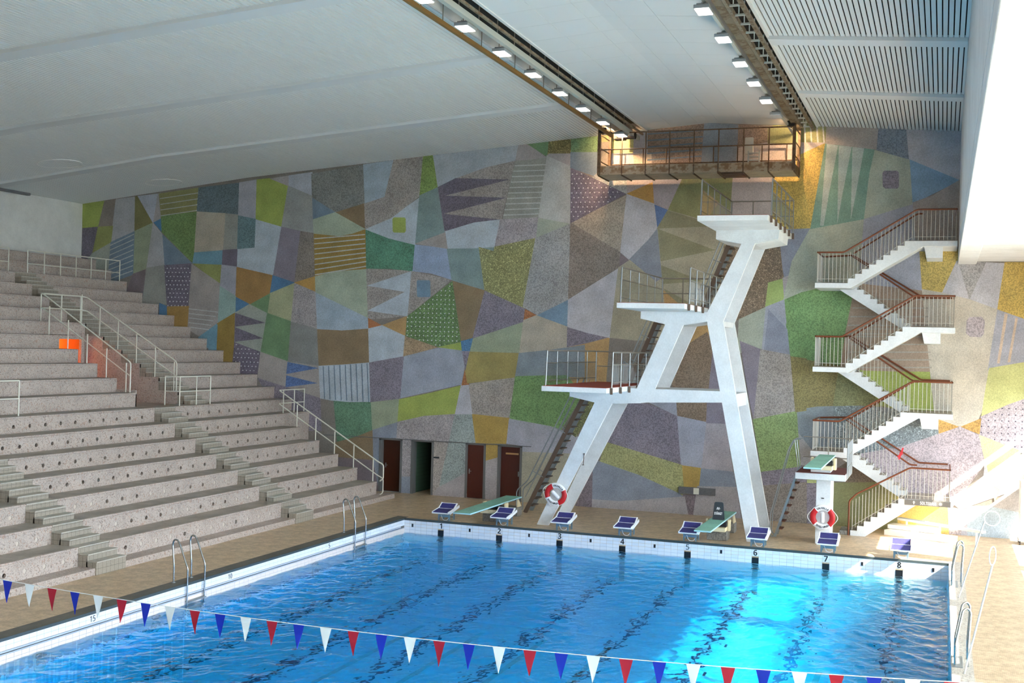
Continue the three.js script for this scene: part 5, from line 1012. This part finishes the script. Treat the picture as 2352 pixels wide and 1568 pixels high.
// ---------- white boards and trolley under the stair ----------
{
  const slab = (x0, z0, x1, z1, w, y, h, m) => beamBar(V(x0, y + h / 2, z0), V(x1, y + h / 2, z1), w, h);
  const a = tag(mesh('float_board', [slab(14.8, -4.9, 16.75, -4.1, 0.62, 0.0, 0.16)], M.plank), 'lowest white float board lying under the stair', 'board', 'white boards under the stair');
  tag(mesh('float_board', [slab(14.85, -5.2, 16.3, -4.75, 0.55, 0.17, 0.12)], M.plank), 'second white board stacked behind and above the lowest one', 'board', 'white boards under the stair');
  const tr = thing('bench', 'long narrow white bench leaning on the boards, pointing to the rescue pole', 'bench', [0, 0, 0]);
  mesh('bench_top', slab(15.1, -5.3, 17.6, -3.55, 0.18, 0.42, 0.07), M.plank, tr);
  mesh('bench_cover', slab(15.12, -5.28, 15.98, -4.68, 0.17, 0.49, 0.012), M.plankBlue, tr);
  for (const f of [0.1, 0.5, 0.92]) { const x = 15.1 + 2.5 * f, z = -5.3 + 1.75 * f; mesh('leg', box(x - 0.03, x + 0.03, f > 0.3 && f < 0.8 ? 0.16 : f < 0.3 ? 0.29 : 0, 0.42, z - 0.03, z + 0.03), M.plank, tr); }
  const q = thing('wheeled_cabinet', 'pale wheeled cabinet at the right edge against the mural wall', 'trolley', [19.05, 0, -4.95]);
  mesh('body', rbox(-0.4, 0.4, 0.95, 1.95, -0.35, 0.35, 0.02), M.plaster, q); mesh('frame', [box(-0.4, -0.36, 0.12, 0.95, 0.31, 0.35), box(0.36, 0.4, 0.12, 0.95, 0.31, 0.35), box(-0.4, -0.36, 0.12, 0.95, -0.35, -0.31), box(0.36, 0.4, 0.12, 0.95, -0.35, -0.31), box(-0.42, 0.42, 0.12, 0.17, -0.37, 0.37)], M.cabinet, q);
  for (const [x, z] of [[-0.38, 0.3], [0.38, 0.3], [-0.38, -0.3], [0.38, -0.3]]) mesh('castor', new THREE.CylinderGeometry(0.06, 0.06, 0.04, 14).rotateZ(Math.PI / 2).translate(x, 0.06, z), M.rubber, q);
}

// ---------- handrails of the stand ----------
function standRail(label, top, posts, mids = true, low = null) {
  const t = thing('stand_rail', label, 'handrail');
  mesh('top_rail', polyTube(top, 0.024, 0.09), M.railCream, t);
  if (mids) mesh('mid_rail', polyTube(top.map(p => p.clone().add(V(0, -0.5, 0))), 0.02, 0.09), M.railCream, t);
  if (low) mesh('mid_rail', polyTube(low, 0.02, 0.09), M.railCream, t);
  for (const [b, y] of posts) mesh('post', bar(b, V(b.x, y, b.z), 0.022), M.railCream, t);
}
{
  const P = [], H = 0.88;
  for (let k = 1; k <= 5; k++) { const x = RX(k) - 0.12; P.push([V(x, RY(k), -3.72), RY(k) + H - 0.06]); }
  for (const z of [-4.15, -4.95, -5.7]) P.push([V(-7.1, RY(6), z), RY(6) + H]);
  standRail('cream handrail descending the right end of the stand to the doors', [V(-7.1, 3.78, -5.72), V(-7.1, 3.78, -4.1), V(-7.05, 3.78, -3.75), V(-2.85, 1.36, -3.72), V(-2.62, 1.26, -3.72), V(-2.62, 0.75, -3.72), V(-2.75, 0.66, -3.72)], P);
  standRail('cream railing round the landing where the lower aisle ends', [V(-8.4, 4.34, 1.36), V(-7.85, 4.34, 1.3), V(-7.85, 4.34, -0.47)], [[V(-8.4, 3.36, 1.36), 4.34], [V(-7.85, 3.36, 1.3), 4.34], [V(-7.85, 3.36, 0.35), 4.34], [V(-7.85, 3.36, -0.47), 4.34]]);
  const Q = []; for (let k = 8; k <= 12; k++) Q.push([V(RX(k) - 0.4, RY(k), 2.75), RY(k) + 0.97]);
  for (const z of [2.6, 1.6, 0.62]) Q.push([V(-12.62, RY(13), z), 7.03]);
  for (let k = 8; k <= 13; k++) Q.push([V(RX(k) - 0.2, RY(k) - 0.3, 0.44), RY(k) + 1.02]);
  standRail('cream railing looping round the sunken exit of the stand', [V(-8.75, 3.82, 2.75), V(-8.75, 4.8, 2.75), V(-8.95, 4.92, 2.75), V(-12.4, 7.0, 2.72), V(-12.62, 7.03, 2.6), V(-12.62, 7.03, 0.62), V(-12.5, 7.0, 0.44), V(-8.8, 4.92, 0.44), V(-8.62, 4.8, 0.44), V(-8.62, 3.4, 0.44)], Q, false, [V(-8.75, 4.35, 2.75), V(-12.4, 6.52, 2.72), V(-12.62, 6.55, 2.6), V(-12.62, 6.55, 0.62), V(-12.5, 6.52, 0.44), V(-8.62, 4.32, 0.44)]);
  const t2 = []; for (let i = 0; i < 7; i++) t2.push([V(-16.0, RY(17), -0.42 - 0.88 * i), 8.77]);
  standRail('cream railing along the top rows of the stand beside the mural', [V(-16, 8.77, -0.42), V(-16, 8.77, -5.7)], t2);
  const t3 = []; for (let i = 0; i < 7; i++) t3.push([V(-16.0, RY(17), 0.54 + 0.9 * i), 8.77]);
  standRail('cream railing along the top rows at the left edge of the view', [V(-16, 8.77, 0.54), V(-16, 8.77, 6.2)], t3);
  standRail('cream railing on the middle row at the left edge of the view', [V(-7.9, 4.35, 8.65), V(-7.9, 4.35, 13)], [[V(-7.9, 3.36, 8.65), 4.35], [V(-7.9, 3.36, 10.5), 4.35], [V(-7.9, 3.36, 12.8), 4.35]]);
}

// ---------- flag line ----------
{
  const t = thing('flag_line', 'line of red, white and blue pennants strung across the pool', 'bunting', [0, 0, 20]);
  const y = x => 1.62 + 0.0039 * (x - 8.3) ** 2;
  const cord = []; for (let i = 0; i <= 40; i++) { const x = -1.2 + 19 * i / 40; cord.push(V(x, y(x), 0)); }
  mesh('cord', new THREE.TubeGeometry(new THREE.CatmullRomCurve3(cord), 120, 0.006, 6), M.rope, t, false);
  const xs = []; for (let x = 2.41 - 0.441 * 6; x < 17.4; x += 0.4405) xs.push(x);
  xs.forEach((x, i) => {
    const c = [M.flagBlue, M.flagWhite, M.flagRed][i % 3], w = 0.18 + 0.01 * (rnd() - 0.5), h = 0.35, tw = (rnd() - 0.5) * 0.7, n = 8, pos = [], idx = [];
    for (const side of [0.0012, -0.0012]) for (let r = 0; r <= n; r++) { const f = r / n, hw = w / 2 * (1 - f) + 0.002; for (let k = -1; k <= 1; k++) { const s = k * hw, ang = tw * f; pos.push(s * Math.cos(ang) + 0.02 * tw * f * f, -h * f, s * Math.sin(ang) + 0.025 * Math.sin(f * 3 + i) * f * (1 - 0.5 * Math.abs(k)) + side); } }
    for (let q = 0; q < 2; q++) for (let r = 0; r < n; r++) for (let k = 0; k < 2; k++) { const a = q * (n + 1) * 3 + r * 3 + k; q ? idx.push(a, a + 1, a + 3, a + 1, a + 4, a + 3) : idx.push(a, a + 3, a + 1, a + 1, a + 3, a + 4); }
    const g = new THREE.BufferGeometry(); g.setAttribute('position', new THREE.Float32BufferAttribute(pos, 3)); g.setIndex(idx); g.computeVertexNormals(); g.translate(x, y(x) - 0.002, 0);
    g.setAttribute('uv', new THREE.Float32BufferAttribute(new Float32Array(pos.length / 3 * 2), 2));
    mesh('pennant', g, c, t, false);
  });
}
for (const [x, lab] of [[-1.2, 'left'], [17.8, 'right']]) {
  const t = thing('flag_post', `steel post holding the ${lab} end of the flag line`, 'post', [x, 0, 20]);
  mesh('post', bar(V(0, 0, 0), V(0, 2.05, 0), 0.03), M.steelTube, t); mesh('base_plate', new THREE.CylinderGeometry(0.12, 0.12, 0.02, 20).translate(0, 0.01, 0), M.galv, t);
}
renderer.render(scene, camera);
